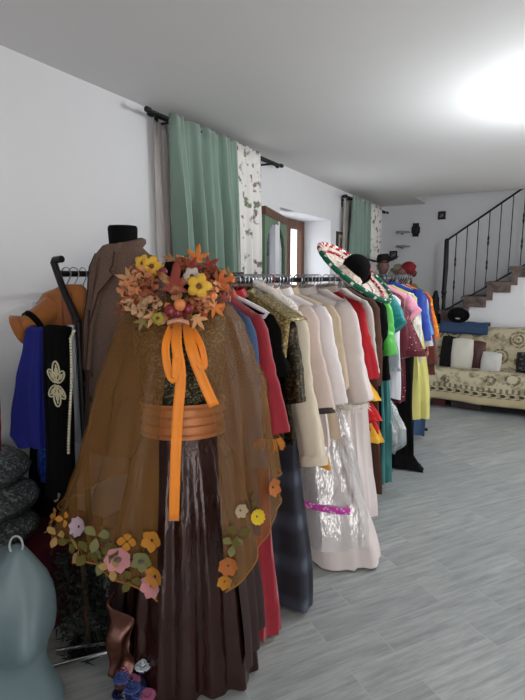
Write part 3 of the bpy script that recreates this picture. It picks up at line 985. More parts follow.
g.grid(lambda u, v: (.11 + (w - .05) * u, -.06 - .025 * v, 1.42 - .1 * u - (.17 * v * (.45 + .55 * u))), 8, 6); 
g.grid(lambda u, v: (.11 + (w - .05) * u, -.06 + .11 * v, 1.422 - .1 * u), 8, 4)
g.obj('shoulder_cape', GOLDL, t, solid=.004)
g = G(); g.tube([(.11 + (w - .05) * u, -.087, 1.3435 - .1 * u - .0935 * u) for u in [q / 8 for q in range(9)]], .005, 6); g.obj('gold_edge', GOLDF, t)
garment('plaid_dress', 'long dark plaid dress reaching almost to the floor', 'dress', 1.93, 285, PLAIDD, hem=.03, hw=.35, hth=.11, rot=8, sl=0, amp=.012, k=4, short='dark plaid dress', seed=5)
garment('blouse', 'ivory blouse with full sleeve and gathered cuff over the dark plaid dress', 'blouse', 1.985, 296, IVORY, hem=.78, rot=14, sl=.66, r0=.085, r1=.062, out=.1, fwd=-.11, short='ivory blouse', seed=6, collar=IVORY, cuff=(IVORY, .03), zt=1.40)
garment('mustard_skirt', 'mustard orange skirt peeping out under the ivory blouse cuff', 'skirt', 2.04, 304, MUSTARD, hem=.63, hw=.37, hth=.05, rot=4, sl=0, zt=1.2, short='mustard skirt', seed=7)
garment('shirt', 'blush pink shirt with dark braid at the cuff beside the ivory blouse', 'shirt', 2.10, 309, BLUSH, hem=.72, rot=14, sl=.5, r0=.078, r1=.065, out=.07, fwd=-.09, cuff=(DKBRAID, .014), short='blush pink shirt', seed=8, collar=BLUSH)
t, w = garment('fur_stole_top', 'white fluffy shoulder wrap near the front of the rail', 'wrap', 2.0, 297, FUR, hem=1.2, rot=14, sl=0, th=.06, zt=1.445, short='white fluffy wrap', seed=9)
ruff(t, [(-w * .5, 0, 1.45), (0, -.03, 1.47), (w * .5, -.04, 1.43), (w * .98, -.03, 1.36)], .034, FUR, 500, .03, 1, 'fluffy_edge')
garment('satin_blouse', 'glossy white satin blouse with long loose sleeve, next to the beige coat', 'blouse', 2.22, 322, SATINW, hem=.7, rot=13, sl=.5, r0=.075, r1=.07, out=.07, fwd=-.08, short='white satin blouse', seed=10, collar=SATINW)
garment('coat', 'beige wool coat with rounded shoulder between two white shirts', 'coat', 2.29, 331, BEIGE, hem=.7, rot=12, sl=.45, r0=.07, r1=.06, out=.03, fwd=-.05, short='beige coat', seed=11, collar=BEIGE)
# white wedding dress in its plastic cover, with the pink tape
t, w = garment('wedding_gown', 'white gown with wide skirt under clear plastic, sweeping out over the floor', 'dress', 2.43, 338, WHITEC, hem=.02, hw=.49, hth=.2, rot=6, sl=0, zt=1.36, waist=.17, amp=.02, k=7, short='white gown in plastic', seed=12)
g = cloth_body([(1.1, .2, .07, .1, 0, 0), (.95, .215, .085, .5, 0, -.01), (.7, .31, .13, 1, 0, -.02), (.4, .395, .175, 1, 0, -.02), (.13, .455, .205, 1, 0, -.03)], amp=.02, k=7, seed=12)
cv = g.obj('plastic_cover', FILM, None, angle=80)
cv.location = (rail_x(2.43), 2.43, 0); cv.rotation_euler = (0, 0, -math.radians(6))
tag(cv, 'clear shiny plastic cover with a pink tape hanging over the white gown', 'garment cover')
PINKT = spots('pink_printed_tape', (206, 70, 176), (236, 170, 220), 60, .3, .45, .6)
def tape(u, v):
    a = -PI * .5 + 1.25 * u - .12
    zz = .36 - .035 * v - .02 * u
    return ((.415 + .012) * math.copysign(abs(cos(a)) ** .8, cos(a)), (.185 + .02) * math.copysign(abs(sin(a)) ** .8, sin(a)) - .02, zz)
G().grid(tape, 16, 3).obj('pink_tape', PINKT, cv, solid=.002)
t, w = garment('white_shirt', 'long white cotton shirt with fluffy feather cuff', 'shirt', 2.5, 346, WHITEC, hem=.5, rot=12, sl=.55, r0=.085, r1=.07, out=.08, fwd=-.06, short='long white shirt', seed=13, collar=WHITEC)
ruff(t, [(w + .1 + .06 * cos(q), -.06 + .05 * sin(q), .84 + .012 * cos(q)) for q in [2 * PI * i / 10 for i in range(11)]], .02, FUR, 260, .035, 2, 'feather_cuff')
t, w = garment('white_dress', 'second long white dress with plain straight skirt behind the gown in plastic', 'dress', 2.68, 352, WHITEC, hem=.12, hw=.38, hth=.1, rot=6, sl=0, amp=.016, short='straight white dress', seed=14)
ruff(t, [(w * .75 + .12 * q, -.07, 1.0 - .6 * q) for q in [i / 8 for i in range(9)]], .016, FUR, 260, .025, 3, 'feather_edge')
# folk costume
STRW = fab('cream_lace', (228, 216, 204), .9, var=.05)
t, w = garment('folk_jacket', 'red jacket with green panel and white lapel bands under the wide straw hat', 'jacket', 2.8, 357, REDC, hem=.62, rot=12, sl=.5, r0=.07, r1=.07, out=.06, fwd=-.05, short='red and green jacket', seed=15, collar=STRW)
for q, mt in enumerate((EMER, STRW, STRW)):
    x_ = .05 + .055 * q
    G().grid(lambda u, v: (x_ + .04 * u + .05 * v, -.056 - .006 * sin(v * 6), 1.38 - .04 * u - .5 * v * (1 - .15 * q)), 3, 10).obj('lapel_band', mt, t, solid=.003)
FLN = fab('yellow_flounce_cloth', (222, 168, 50), .7); FLR = fab('red_flounce_cloth', (198, 36, 38), .7)
t, w = garment('flounce_skirt', 'red skirt with yellow flounces peeping out below the red jacket', 'skirt', 2.88, 366, FLR, hem=.55, hw=.33, hth=.06, zt=1.15, rot=6, sl=0, short='flounced skirt', seed=16, w=.2)
for q in range(3):
    z0 = .86 - .12 * q
    cloth_body([(z0, .265 + .02 * q, .06, .6, 0, 0), (z0 - .07, .31 + .02 * q, .08, 1, 0, 0), (z0 - .1, .33 + .02 * q, .09, 1, 0, 0)], amp=.008, k=15, seed=q).obj('flounce', (FLN, FLR, FLN)[q], t, angle=80)
garment('tunic', 'narrow grey white cotton tunic right of the red jacket', 'tunic', 2.97, 366, GREYW, hem=.78, rot=12, sl=.5, r0=.06, r1=.05, out=.03, short='grey white tunic', seed=17)
garment('overcoat', 'long brown corduroy coat hanging almost to the floor in the middle of the rail', 'coat', 3.05, 372, BROWNC, hem=.1, hw=.3, rot=6, sl=.6, out=.0, fwd=0, short='brown corduroy coat', seed=18)
garment('overcoat', 'long black coat between the brown corduroy coat and the bright green blouse', 'coat', 3.14, 379, BLACKF, hem=.06, hw=.28, rot=6, sl=.58, out=.01, fwd=0, short='long black coat', seed=19)
garment('satin_shirt', 'bright green satin shirt with glossy folded sleeve', 'shirt', 3.24, 385, LIME, hem=.9, rot=14, sl=.42, r0=.065, r1=.07, out=.02, fwd=-.1, short='bright green shirt', seed=20)
garment('velvet_dress', 'long sea green velvet dress below the glossy teal top', 'dress', 3.32, 386, TEALD, hem=.07, hw=.29, hth=.08, rot=6, sl=0, short='sea green dress', seed=21)
garment('satin_tee', 'glossy teal satin top with puffed short sleeve', 'top', 3.4, 392, TEAL, hem=1.0, rot=14, sl=.26, r0=.075, r1=.075, out=.03, short='teal satin top', seed=22, puff=.008)
t, w = garment('tabard', 'long flat white tabard with a straight hem', 'tunic', 3.5, 401, fab('cool_white_cloth', (206, 208, 214), .85, var=.04), hem=.63, hw=.29, hth=.04, rot=8, sl=0, amp=.006, short='white tabard', seed=23)
# grey tassel pouch on the tabard
tp = thing('tassel_pouch', 'grey satin pouch with a gathered fringe hanging against the white tabard', 'pouch', (rail_x(3.46) + .235, 3.43, 0), 0)
g = G(); g.loft([[((rr_ + .006 * sin(q * 5)) * cos(2 * PI * q / 20), .5 * (rr_ + .006 * sin(q * 5)) * sin(2 * PI * q / 20), z) for q in range(20)] for rr_, z in ((.008, 1.08), (.02, 1.05), (.04, .99), (.05, .92), (.048, .88), (.04, .86))]); g.obj('pouch_body', SILVER, tp)
fringe(tp, (0, 0, .865), .045, 40, .03, SILVER, .5); G().tube([(0, 0, 1.08), (-.05, .0, 1.22), (-.13, .0, 1.33)], .004, 6).obj('cord', SILVER, tp)
tb = thing('plastic_bag', 'crumpled clear plastic bag hanging low beside the sea green dress', 'plastic bag', (rail_x(3.38) + .28, 3.36, 0), 0)
cloth_body([(.66, .012, .012, .2, -.05, 0), (.56, .03, .03, .8, -.02, 0), (.44, .05, .04, 1, .03, -.02), (.36, .045, .04, 1, .04, -.02), (.27, .015, .02, 1, -.02, 0)], amp=.02, k=5, seed=5).obj('bag_film', sheer('crinkled_film', (216, 226, 232), .72, .2, .8, gloss=.12), tb, angle=80)
G().tube([(-.05, 0, .655), (-.07, 0, .75), (-.13, 0, .93)], .003, 6).obj('tie', WIRE, tb)
# trousers
def trousers(name, label, Y, mat, short, x_end, hem, zt=1.0, w=.19):
    xr = rail_x(Y)
    t = thing(name, label, 'trousers', (xr, Y, 0), -math.radians(6), 'garments on the long clothes rail')
    cloth_body([(zt + .36, w * .8, .03, .1, 0, 0), (zt + .3, w * .85, .035, .2, 0, 0), (zt, w * 1.2, .05, .5, .04, 0)], amp=.008, seed=3).obj('waist', mat, t, angle=80)
    for s_ in (-1, 1):
        cx0 = .04 + s_ * w * .62
        cloth_body([(zt + .05, w * .58, .05, .3, cx0, 0), (.5, w * .5, .055, .7, cx0 + .03, 0), (hem + .09, w * .46, .055, .8, cx0 + .06, 0), (hem + .03, w * .6, .075, 1, cx0 + .08, -.01), (hem, w * .72, .09, 1, cx0 + .1, -.02)], N=30, amp=.014, k=4, seed=s_ + 4).obj('leg', mat, t, angle=80)
    hanger(xr, Y, -.1, w * .8, zt + .37, RZ, BLACKPL, 'black hanger carrying the %s' % short)
    return t
trousers('trousers', 'black trousers pooling on the floor under the burgundy dress', 3.86, BLACKF, 'black trousers', 0, .012, w=.2)
garment('beaded_dress', 'burgundy beaded dress with a wide pointed sleeve', 'dress', 3.72, 404, BURG, hem=.55, rot=12, hw=.27, sl=0, short='burgundy beaded dress', seed=24)
bt = [o for o in C.objects if o.name.startswith('beaded_dress')][0]
g = G(); g.loft([[(x + a * cos(q) * .6 + .0, -.03 + b_ * sin(q), z) for q in [2 * PI * i / 18 for i in range(18)]] for x, a, b_, z in ((.17, .05, .045, 1.36), (.22, .09, .05, 1.25), (.27, .13, .06, 1.1), (.31, .17, .07, .98), (.33, .19, .08, .94))], True, False); g.obj('sleeve', BURG, bt, angle=80)
G().loft([[(.33 + (.19 + e) * cos(q) * .6, -.03 + (.08 + e) * sin(q), z) for q in [2 * PI * i / 18 for i in range(18)]] for e, z in ((.004, .97), (.006, .93))], False, False).obj('sleeve_border', BURGP, bt)
garment('velvet_jacket', 'plain burgundy velvet jacket just before the beaded dress', 'jacket', 3.64, 399, BURGP, hem=.7, rot=10, sl=.5, r0=.06, out=.03, short='burgundy velvet jacket', seed=25)
garment('stole', 'narrow tan scarf hanging low beside the black trousers', 'scarf', 3.96, 411, TAN, hem=.36, hw=.24, w=.2, rot=6, sl=0, short='tan scarf', seed=26)
garment('satin_dress', 'pink satin dress showing its shoulder above the pale yellow dress', 'dress', 3.9, 411, PINK, hem=.8, rot=14, sl=.2, r0=.055, r1=.06, out=.01, short='pink satin dress', seed=27)
t, w = garment('summer_dress', 'pale yellow dress partly covered by clear film', 'dress', 4.02, 417, YELLOW, hem=.38, hw=.40, hth=.12, rot=10, sl=0, amp=.016, short='pale yellow dress', seed=28)
cv = cloth_body([(1.36, w * .9, .06, .2, 0, 0), (1.2, w + .03, .075, .8, 0, 0), (.95, w + .04, .085, 1, 0, 0), (.8, w + .045, .085, 1, 0, 0)], amp=.016, k=5, seed=9).obj('plastic_cover', sheer('milky_film', (214, 222, 224), .45, .2, .8, gloss=.2), None, angle=80)
cv.location = (rail_x(4.02), 4.02, 0); cv.rotation_euler = (0, 0, -math.radians(10))
tag(cv, 'milky plastic film over the shoulders of the pale yellow dress', 'garment cover')
garment('satin_cloak', 'royal blue satin cloak with rounded shoulder near the far end of the rail', 'cloak', 4.12, 419, ROYAL, hem=.7, rot=14, sl=.45, r0=.09, r1=.07, out=.02, short='royal blue cloak', seed=29, zt=1.43)
garment('dress', 'sky blue dress behind the royal blue cloak', 'dress', 4.22, 422, SKYB, hem=.55, hw=.26, rot=10, sl=.4, r0=.06, out=.03, short='sky blue dress', seed=30)
garment('jacket', 'grey white jacket near the far end of the rail', 'jacket', 4.31, 423, GREYW, hem=.7, rot=10, sl=.5, r0=.06, out=.02, short='grey white jacket', seed=31)
garment('plaid_shirt', 'small red and violet plaid shirt next to the orange print dress', 'shirt', 4.39, 426, PLAIDS, hem=.75, rot=10, sl=.5, r0=.06, out=.03, short='small plaid shirt', seed=32)
garment('print_dress', 'orange and red print dress at the far end of the rail', 'dress', 4.47, 428, ORANGE, hem=.82, rot=10, sl=.45, r0=.06, out=.05, short='orange print dress', seed=33)
garment('long_skirt', 'dark denim blue long skirt at the far end, close to the sofa', 'skirt', 4.55, 424, DENIM, hem=.06, hw=.24, zt=1.3, rot=6, sl=0, short='long denim skirt', seed=34)
garment('coat', 'reddish brown leather coat hanging last but one before the sofa', 'coat', 4.63, 426, fab('red_brown_leather', (104, 56, 46), .5), hem=.6, hw=.3, rot=8, sl=.7, r0=.06, r1=.06, out=.05, short='red brown leather coat', seed=35)
garment('cardigan', 'green cardigan at the very end of the rail by the sofa', 'cardigan', 4.71, 427, fab('moss_green_knit', (70, 110, 60), .9), hem=.75, rot=8, sl=.55, r0=.055, out=.03, short='green cardigan', seed=36)
# spare hangers
for q, (Y, mt, lab) in enumerate(((1.69, REDPL, 'red plastic hanger hanging empty near the start of the long rail'), (2.13, REDPL, 'red plastic hanger hanging empty among the white shirts'), (3.48, WHITEPL, 'white plastic hanger hanging empty behind the straw hat'), (3.68, WHITEPL, 'white plastic hanger hanging empty in the far half of the rail'))):
    hanger(rail_x(Y), Y, -.25, .19, 1.40, RZ, mt, lab, hookmat=mt, thick=.008)
for q, Y in enumerate([1.76, 1.83, 1.9, 1.96, 2.01, 2.07, 2.19, 2.26, 2.32, 2.42, 2.46, 2.55, 2.6, 2.64]):
    hanger(rail_x(Y), Y, -.2 + .1 * sin(q * 3), .16, 1.39, RZ, WIRE, 'bare silver wire hanger squeezed between garments on the near half of the rail', thick=.003)

# ------------------------------------------------------------------ wide braided hat and black bowler on top of the rail
a_ = (RT * cos(math.radians(37)) - UP * sin(math.radians(37))).normalized()
b0 = (RT * sin(math.radians(37)) + UP * cos(math.radians(37))).normalized()
al = math.radians(26)
n_ = (b0 * cos(al) - FW * sin(al)).normalized()
y_ = n_.cross(a_)
hat = thing('wide_brimmed_hat', 'wide cream hat with green, white and red braided brim tilted on top of the rail', 'hat', (0, 0, 0))
hat.matrix_world = Matrix.Translation(deep(350, 279, 2.75)) @ Matrix((a_, y_, n_)).transposed().to_4x4()
CREAMH = spots('cream_embroidered_felt', (222, 208, 196), (190, 160, 146), 40, .5, .6, .9, kind='noise')
RB = .245
def hz(r): return .0 + .05 * (r / RB) ** 3
g = G()
g.grid(lambda u, v: ((.08 + (RB - .08) * v) * cos(2 * PI * u), (.08 + (RB - .08) * v) * sin(2 * PI * u), hz(.08 + (RB - .08) * v)), 48, 8); g.obj('brim', CREAMH, hat, solid=.006)
g = G(); NN = 96
g.tube([(RB * cos(2 * PI * q / NN), RB * sin(2 * PI * q / NN), hz(RB)) for q in range(NN)], .014, 10, closed=True,
       mif=lambda i, j: (0 if ((i * 2 + j) % 9) else 1) if not (16 < i < 56) and True else (2 if ((i + j // 2) % 4) < 2 else 1))
g.obj('braided_edge', [fab('green_braid', (22, 98, 74), .8), fab('white_braid', (226, 222, 214), .8), fab('red_braid', (170, 30, 50), .8)], hat)
g = G(); g.lathe([(.085, .0), (.082, .02), (.074, .04), (.058, .055), (.03, .062), (.005, .063)], (-.015, -.045), n=28); g.obj('crown', CREAMH, hat)
REDB = spots('red_white_braid_band', (160, 26, 44), (226, 214, 208), 50, .3, .42, .8)
for rr_, mt in ((.2, REDB), (.15, fab('white_braid', (226, 222, 214), .8))):
    G().tube([(rr_ * cos(2 * PI * q / 60), rr_ * sin(2 * PI * q / 60), hz(rr_) + .006) for q in range(60)], .008 if rr_ > .18 else .005, 6, closed=True).obj('brim_braid', mt, hat)
bw = thing('bowler_hat', 'round black hat propped behind the wide braided hat', 'hat', deep(356, 270, 2.72))
bw.rotation_euler = (.75, 0, YAW)
G().loft([[(r_ * cos(2 * PI * q / 28), r_ * 1.04 * sin(2 * PI * q / 28), z) for q in range(28)] for r_, z in ((.07, -.035), (.078, -.005), (.075, .035), (.06, .062), (.032, .076), (.004, .079))], True, True).obj('crown', VELV, bw)
g = G(); g.grid(lambda u, v: ((.07 + .016 * v) * cos(2 * PI * u), (.07 + .016 * v) * 1.04 * sin(2 * PI * u), -.034 + .01 * v * v), 36, 4); g.obj('brim', VELV, bw, solid=.005)

# ------------------------------------------------------------------ autumn dress on its form
DC = Vector((-1.115, 1.405, 0)); DROT = math.radians(34)
form = thing('dress_form', 'dress form with black neck cap wearing the autumn dress and leaf collar', 'dress form', DC, DROT)
NB = 48
def ell(rx, ry, z, n=NB, fn=None, cy=0.):
    out = []
    for q in range(n):
        a = 2 * PI * q / n
        x, y = rx * sin(a), -ry * cos(a)
        if fn: x, y = fn(a, x, y)
        out.append((x, y + cy, z))
    return out
g = G()
g.loft([ell(.05, .05, 1.36), ell(.05, .05, 1.46), ell(.052, .052, 1.535), ell(.05, .05, 1.545), ell(.02, .02, 1.548)]); g.obj('neck_cap', BLACKF, form)
TORSO = [(1.40, .07, .055, 0), (1.385, .13, .075, 0), (1.36, .165, .085, 0), (1.30, .165, .095, .3), (1.22, .16, .1, 1), (1.15, .148, .098, .8), (1.08, .135, .094, .2), (1.0, .13, .092, 0), (.9, .155, .11, 0), (.8, .165, .12, 0)]
def bust(k):
    return lambda a, x, y: (x, y - .045 * k * (math.exp(-((a - .55) / .38) ** 2) + math.exp(-((a - 2 * PI + .55) / .38) ** 2)))
g = G(); g.loft([ell(rx - .008, ry - .008, z, fn=bust(k)) for z, rx, ry, k in TORSO]); g.obj('torso', BLACKF, form)
G().tube([(0, .02, .06), (0, .02, .82)], .016, 12).obj('pole', CHROME, form)
for px, py in ((57, 648), (49, 665), (215, 640)):
    q = onZ(px, py, .03); l = Matrix.Rotation(-DROT, 4, 'Z') @ (q - DC)
    G().tube([(0, .02, .1), (l.x * .5, l.y * .5, .065), (l.x, l.y, .02)], .009, 8).obj('stand_leg', CHROME, form)

dr = thing('autumn_dress', 'autumn dress with dark sequined bodice, copper sash and shiny brown skirt on the form', 'dress', DC, DROT)
SEQD = sequin('dark_sequins', (30, 30, 26), (150, 140, 104), 170, .35, .6)
g = G(); g.loft([ell(rx + .004, ry + .004, z, fn=bust(k)) for z, rx, ry, k in TORSO[2:8]], False, False); g.obj('bodice', SEQD, dr)
COPS = fab('copper_satin', (186, 116, 66), .38, .25, var=.2, scale=9, stretch=(.6, .6, 5), spec=.6)
rings = []
for q in range(13):
    z = 1.055 - .125 * q / 12
    e = .012 + .004 * sin(q * 2.1)
    rings.append(ell(.136 + e + .008 * abs(q - 6) / 6, .098 + e + .006 * abs(q - 6) / 6, z + 0, fn=lambda a, x, y, q=q: (x * (1 + .008 * sin(3 * a + q)), y * (1 + .01 * sin(4 * a - q)))))
g = G(); g.loft(rings, False, False); g.obj('sash', COPS, dr)
def brownshine():
    m, nt, b = nodes_for('shiny_brown_satin')
    v = coords(nt, 'Object', (1, 1, .12))
    n1 = noise(nt, v, 26, 4)
    nt.links.new(mixc(nt, n1, s2l((28, 12, 10)), s2l((62, 30, 24))), b.inputs['Base Color'])
    b.inputs['Metallic'].default_value = .35; b.inputs['Roughness'].default_value = .2
    b.inputs['Specular IOR Level'].default_value = .7
    bump(nt, b, noise(nt, coords(nt, 'Object', (1, 1, .3)), 34, 3), .5, .012)
    return m
BSH = brownshine()
def skirt(rows, k, amp, seed, a0=0, a1=2 * PI, n=168):
    r = random.Random(seed); ph = [r.random() * 6 for _ in range(4)]
    g = G(); M_ = 30
    z0, z1 = rows[0][0], rows[-1][0]
    def fn(u, v):
        z = z0 + (z1 - z0) * u
        rx = lerp([(-p[0], p[1]) for p in rows], -z); ry = lerp([(-p[0], p[2]) for p in rows], -z)
        a = a0 + (a1 - a0) * v
        s_ = 1 + amp * (.5 + u) * (sin(k * a + ph[0] + .8 * sin(2 * u + ph[1])) + .4 * sin((2 * k - 3) * a + ph[2] + 1.5 * u)) + amp * 2 * u * sin(5 * a + ph[3])
        return (rx * s_ * sin(a), -ry * s_ * cos(a), z)
    g.grid(fn, M_, n)
    return g
skirt([(.95, .139, .101), (.85, .175, .135), (.6, .215, .18), (.3, .25, .22), (.015, .275, .25)], 17, .035, 3).obj('skirt', BSH, dr, angle=80)
skirt([(.93, .146, .108), (.8, .2, .15), (.5, .26, .22), (.2, .29, .26), (.1, .295, .27)], 15, .03, 8, .75, 2 * PI - 1.0).obj('overskirt', fab('dusty_plum_tulle', (52, 38, 37), .6, .1, stretch=(1, 1, .15)), dr, angle=80)
# copper lining panel turned out at the lower left
COPD = fab('copper_lining', (84, 46, 34), .25, .5, var=.35, scale=20, spec=.7)
g = G()
def pan(u, v):
    a = -.98 + .34 * u + .10 * v
    crs = .016 * sin(9 * u + 3 * v) + .008 * sin(13 * v + 6 * u)
    r_ = .285 + .02 * sin(u * 7) * (1 - v) + .045 * v + crs
    return (r_ * sin(a) - .01 * v, -(r_ * .95) * cos(a), .40 - .12 * u * (1 - v) - .29 * v - .03 * u + .5 * crs)
g.grid(pan, 26, 30); g.obj('lining_panel', COPD, dr, solid=.004)

# ------------------------------------------------------------------ organza cape
cp = thing('organza_cape', 'sheer brown organza cape with flower appliques along its pointed hem', 'cape', DC, DROT)
RXT = [(.40, .47), (.6, .455), (.7, .405), (.85, .36), (1.0, .325), (1.1, .305), (1.2, .268), (1.32, .228), (1.385, .19), (1.415, .14), (1.44, .085)]
RYT = [(.40, .31), (.6, .285), (.8, .25), (1.0, .215), (1.2, .19), (1.3, .16), (1.385, .12), (1.44, .075)]
XL = [(.4, -.07), (1.0, -.062), (1.25, -.03), (1.35, -.012), (1.44, .0)]
XR = [(.4, .175), (.6, .165), (1.0, .125), (1.15, .095), (1.3, .045), (1.44, .015)]
HEM = [(0, .45), (22, .45), (42, .56), (62, .66), (84, .74), (110, .76), (180, .72), (250, .66), (285, .615), (305, .60), (325, .56), (340, .50), (351, .455), (360, .455)]
def cape(u, v):
    z0 = 1.435
    aR = .15; a = aR + (2 * PI - aR) * u
    dg = math.degrees(.4 + (2 * PI - .55) * u)
    zh = lerp(HEM, dg)
    z = z0 + (zh - z0) * v
    rx = lerp(RXT, z); ry = lerp(RYT, z)
    el = math.asin(max(-.95, min(.95, lerp(XL, z) / rx))); er = math.asin(max(-.95, min(.95, lerp(XR, z) / rx)))
    # spread the angle range between the two front edges
    ang = er + (2 * PI + el - er) * u
    if 0 < ang < PI: rx *= 1 - .12 * max(0, min(1, (1.0 - z) / .3))
    else: rx *= 1 + .06 * max(0, min(1, (1.1 - z) / .4))
    q = min(1, v * 1.6)
    fold = sin(11 * ang + 1.1 + .9 * sin(2.5 * v)) + .6 * sin(19 * ang + 2 + v) + .35 * sin(33 * ang + 5 * v)
    s_ = 1 + .027 * fold * (.3 + q)
    return Vector((rx * s_ * sin(ang), -ry * s_ * cos(ang), z))
ORG = sheer('brown_organza', (140, 96, 40), .42, .42, .5)
NU, NV = 150, 46
G().grid(cape, NU, NV).obj('cape_cloth', ORG, cp, angle=80)
HEMM = fab('organza_hem_cord', (136, 98, 44), .6)
G().tube([cape(q / 150, 1) for q in range(151)], .003, 5).obj('hem_edge', HEMM, cp)
RM = Matrix.Translation(DC) @ Matrix.Rotation(DROT, 4, 'Z')
samples = []
for i in range(0, NU + 1):
    for j in range(20, NV + 1):
        pt = cape(i / NU, j / NV); wv = RM @ pt; d = wv - Vector((0, 0, HC)); dep = d.dot(FW)
        samples.append((262.5 + FPX * d.dot(RT) / dep, 350 - FPX * d.dot(UP) / dep, dep, i / NU, j / NV, pt))
def cape_at(px, py):
    near = [s for s in samples if abs(s[0] - px) < 9 and abs(s[1] - py) < 9]
    if not near: near = sorted(samples, key=lambda s: (s[0] - px) ** 2 + (s[1] - py) ** 2)[:3]
    md = min(s[2] for s in near)
    s = min((s for s in near if s[2] < md + .08), key=lambda s: (s[0] - px) ** 2 + (s[1] - py) ** 2)
    u, v = s[3], s[4]
    du = cape(min(1, u + .01), v) - cape(max(0, u - .01), v); dv_ = cape(u, min(1, v + .02)) - cape(u, max(0, v - .02))
    n = du.cross(dv_).normalized()
    if n.dot(Vector((s[5].x, s[5].y, 0))) < 0: n = -n
    tx = (du - n * du.dot(n)).normalized(); ty = n.cross(tx)
    return s[5] + n * .006, n, tx, ty
def petal_flower(px, py, r, mat, n=6, name='flower_applique', centre=None, ph=0, wid=.55):
    c, nn, tx, ty = cape_at(px, py)
    g = G()
    for q in range(n):
        a = 2 * PI * q / n + ph
        d = tx * cos(a) + ty * sin(a); s2 = tx * -sin(a) + ty * cos(a)
        g.grid(lambda u, v: c + d * (r * (.12 + .88 * u)) + s2 * (r * wid * (v - .5) * 1.6 * sin(PI * min(1, .12 + .88 * u) ** 1.4) ) + nn * (.004 + .012 * u * u + .004 * q / n), 5, 4)
    o = g.obj(name, mat, cp)
    if centre:
        G().ball(c + nn * .012, r * .28, sc_=(1, 1, .6)).obj('flower_centre', centre, o)
    return o
PINKF = fab('pink_petals', (188, 128, 134), .8, bmp=0); LIL = fab('lilac_petals', (182, 160, 172), .8, bmp=0)
AMB = fab('amber_petals', (172, 116, 40), .8, bmp=0); YEL = fab('yellow_petals', (206, 178, 40), .7, bmp=0)
SAGE = fab('sage_leaves', (112, 112, 72), .85, bmp=0); OLV = fab('olive_leaves', (86, 80, 34), .85, bmp=0); CRM = fab('cream_leaves', (160, 130, 78), .85, bmp=0)
WHT = fab('white_petals', (164, 148, 122), .85, bmp=0); GRYC = fab('grey_centres', (96, 88, 80), .8, bmp=0); ORP = fab('peach_petals', (164, 98, 50), .8, bmp=0)
for px, py, r, mt, n, ce in ((82, 525, .035, LIL, 8, None), (122, 559, .045, PINKF, 7, GRYC), (129, 541, .032, AMB, 4, None), (151, 540, .036, AMB, 5, None), (141, 560, .036, SAGE, 5, GRYC), (157, 572, .036, AMB, 6, None), (153, 584, .04, PINKF, 7, None),
                             (54, 513, .03, AMB, 5, None), (55, 495, .022, WHT, 4, None), (270, 486, .035, ORP, 6, None), (257, 516, .028, YEL, 12, None), (230, 561, .034, ORP, 7, None), (226, 577, .026, AMB, 6, None), (112, 548, .028, OLV, 5, None), (240, 508, .025, WHT, 6, None)):
    petal_flower(px, py, r, mt, n, centre=ce, ph=px)
for px, py, r, mt, ph in ((98, 533, .05, SAGE, .6), (89, 549, .05, OLV, 2.2), (103, 556, .05, SAGE, 3.0), (72, 541, .04, OLV, 1.2), (60, 534, .04, CRM, .4), (80, 552, .05, CRM, 2.6), (52, 527, .035, CRM, 4), (133, 576, .04, OLV, 2.4), (116, 566, .04, CRM, 3.4), (238, 530, .045, OLV, 1.7), (234, 545, .04, SAGE, 4), (66, 521, .03, AMB, 1.2), (250, 500, .03, OLV, .5)):
    petal_flower(px, py, r, mt, 3, name='leaf_applique', ph=ph, wid=.42)
# ribbons
RIB = fab('orange_ribbon', (238, 138, 34), .45, var=.12, sheen=.3, bmp=.1)
def ribbon(pts, wd, name='ribbon', tw=0):
    pts = [Vector(p) for p in pts]
    n = (len(pts) - 1) * 5
    def cr(t):
        f = t * (len(pts) - 1); i = min(len(pts) - 2, int(f)); f -= i
        p0, p1, p2, p3 = pts[max(0, i - 1)], pts[i], pts[i + 1], pts[min(len(pts) - 1, i + 2)]
        return .5 * (2 * p1 + (p2 - p0) * f + (2 * p0 - 5 * p1 + 4 * p2 - p3) * f * f + (3 * p1 - p0 - 3 * p2 + p3) * f ** 3)
    def fn(u, v):
        c = cr(u); d = (cr(min(1, u + .02)) - cr(max(0, u - .02))).normalized()
        s2 = d.cross(Vector((0, 1, 0))).normalized()
        return c + s2 * wd * (v - .5) + Vector((0, .003 * sin(PI * v) - .004, 0))
    return G().grid(fn, n, 4).obj(name, RIB, cp, solid=.0015)
yF = -.205
ribbon([(-.005, -.12, 1.345), (.0, yF + .01, 1.28), (.012, yF - .005, 1.18), (.0, yF - .02, 1.05), (-.01, yF - .03, .9), (-.02, yF - .035, .70)], .034)
ribbon([(.03, -.12, 1.345), (.045, yF + .01, 1.27), (.075, yF + .0, 1.18), (.118, yF - .015, 1.08)], .034)
ribbon([(-.01, -.12, 1.35), (-.035, yF + .02, 1.28), (-.028, yF, 1.2), (-.008, yF - .012, 1.17), (.0, yF - .0, 1.24), (.0, -.13, 1.33)], .026, 'ribbon_loop')
ribbon([(.03, -.12, 1.35), (.075, yF + .03, 1.28), (.088, yF + .015, 1.21), (.07, yF, 1.22), (.04, -.14, 1.32)], .02, 'ribbon_loop')

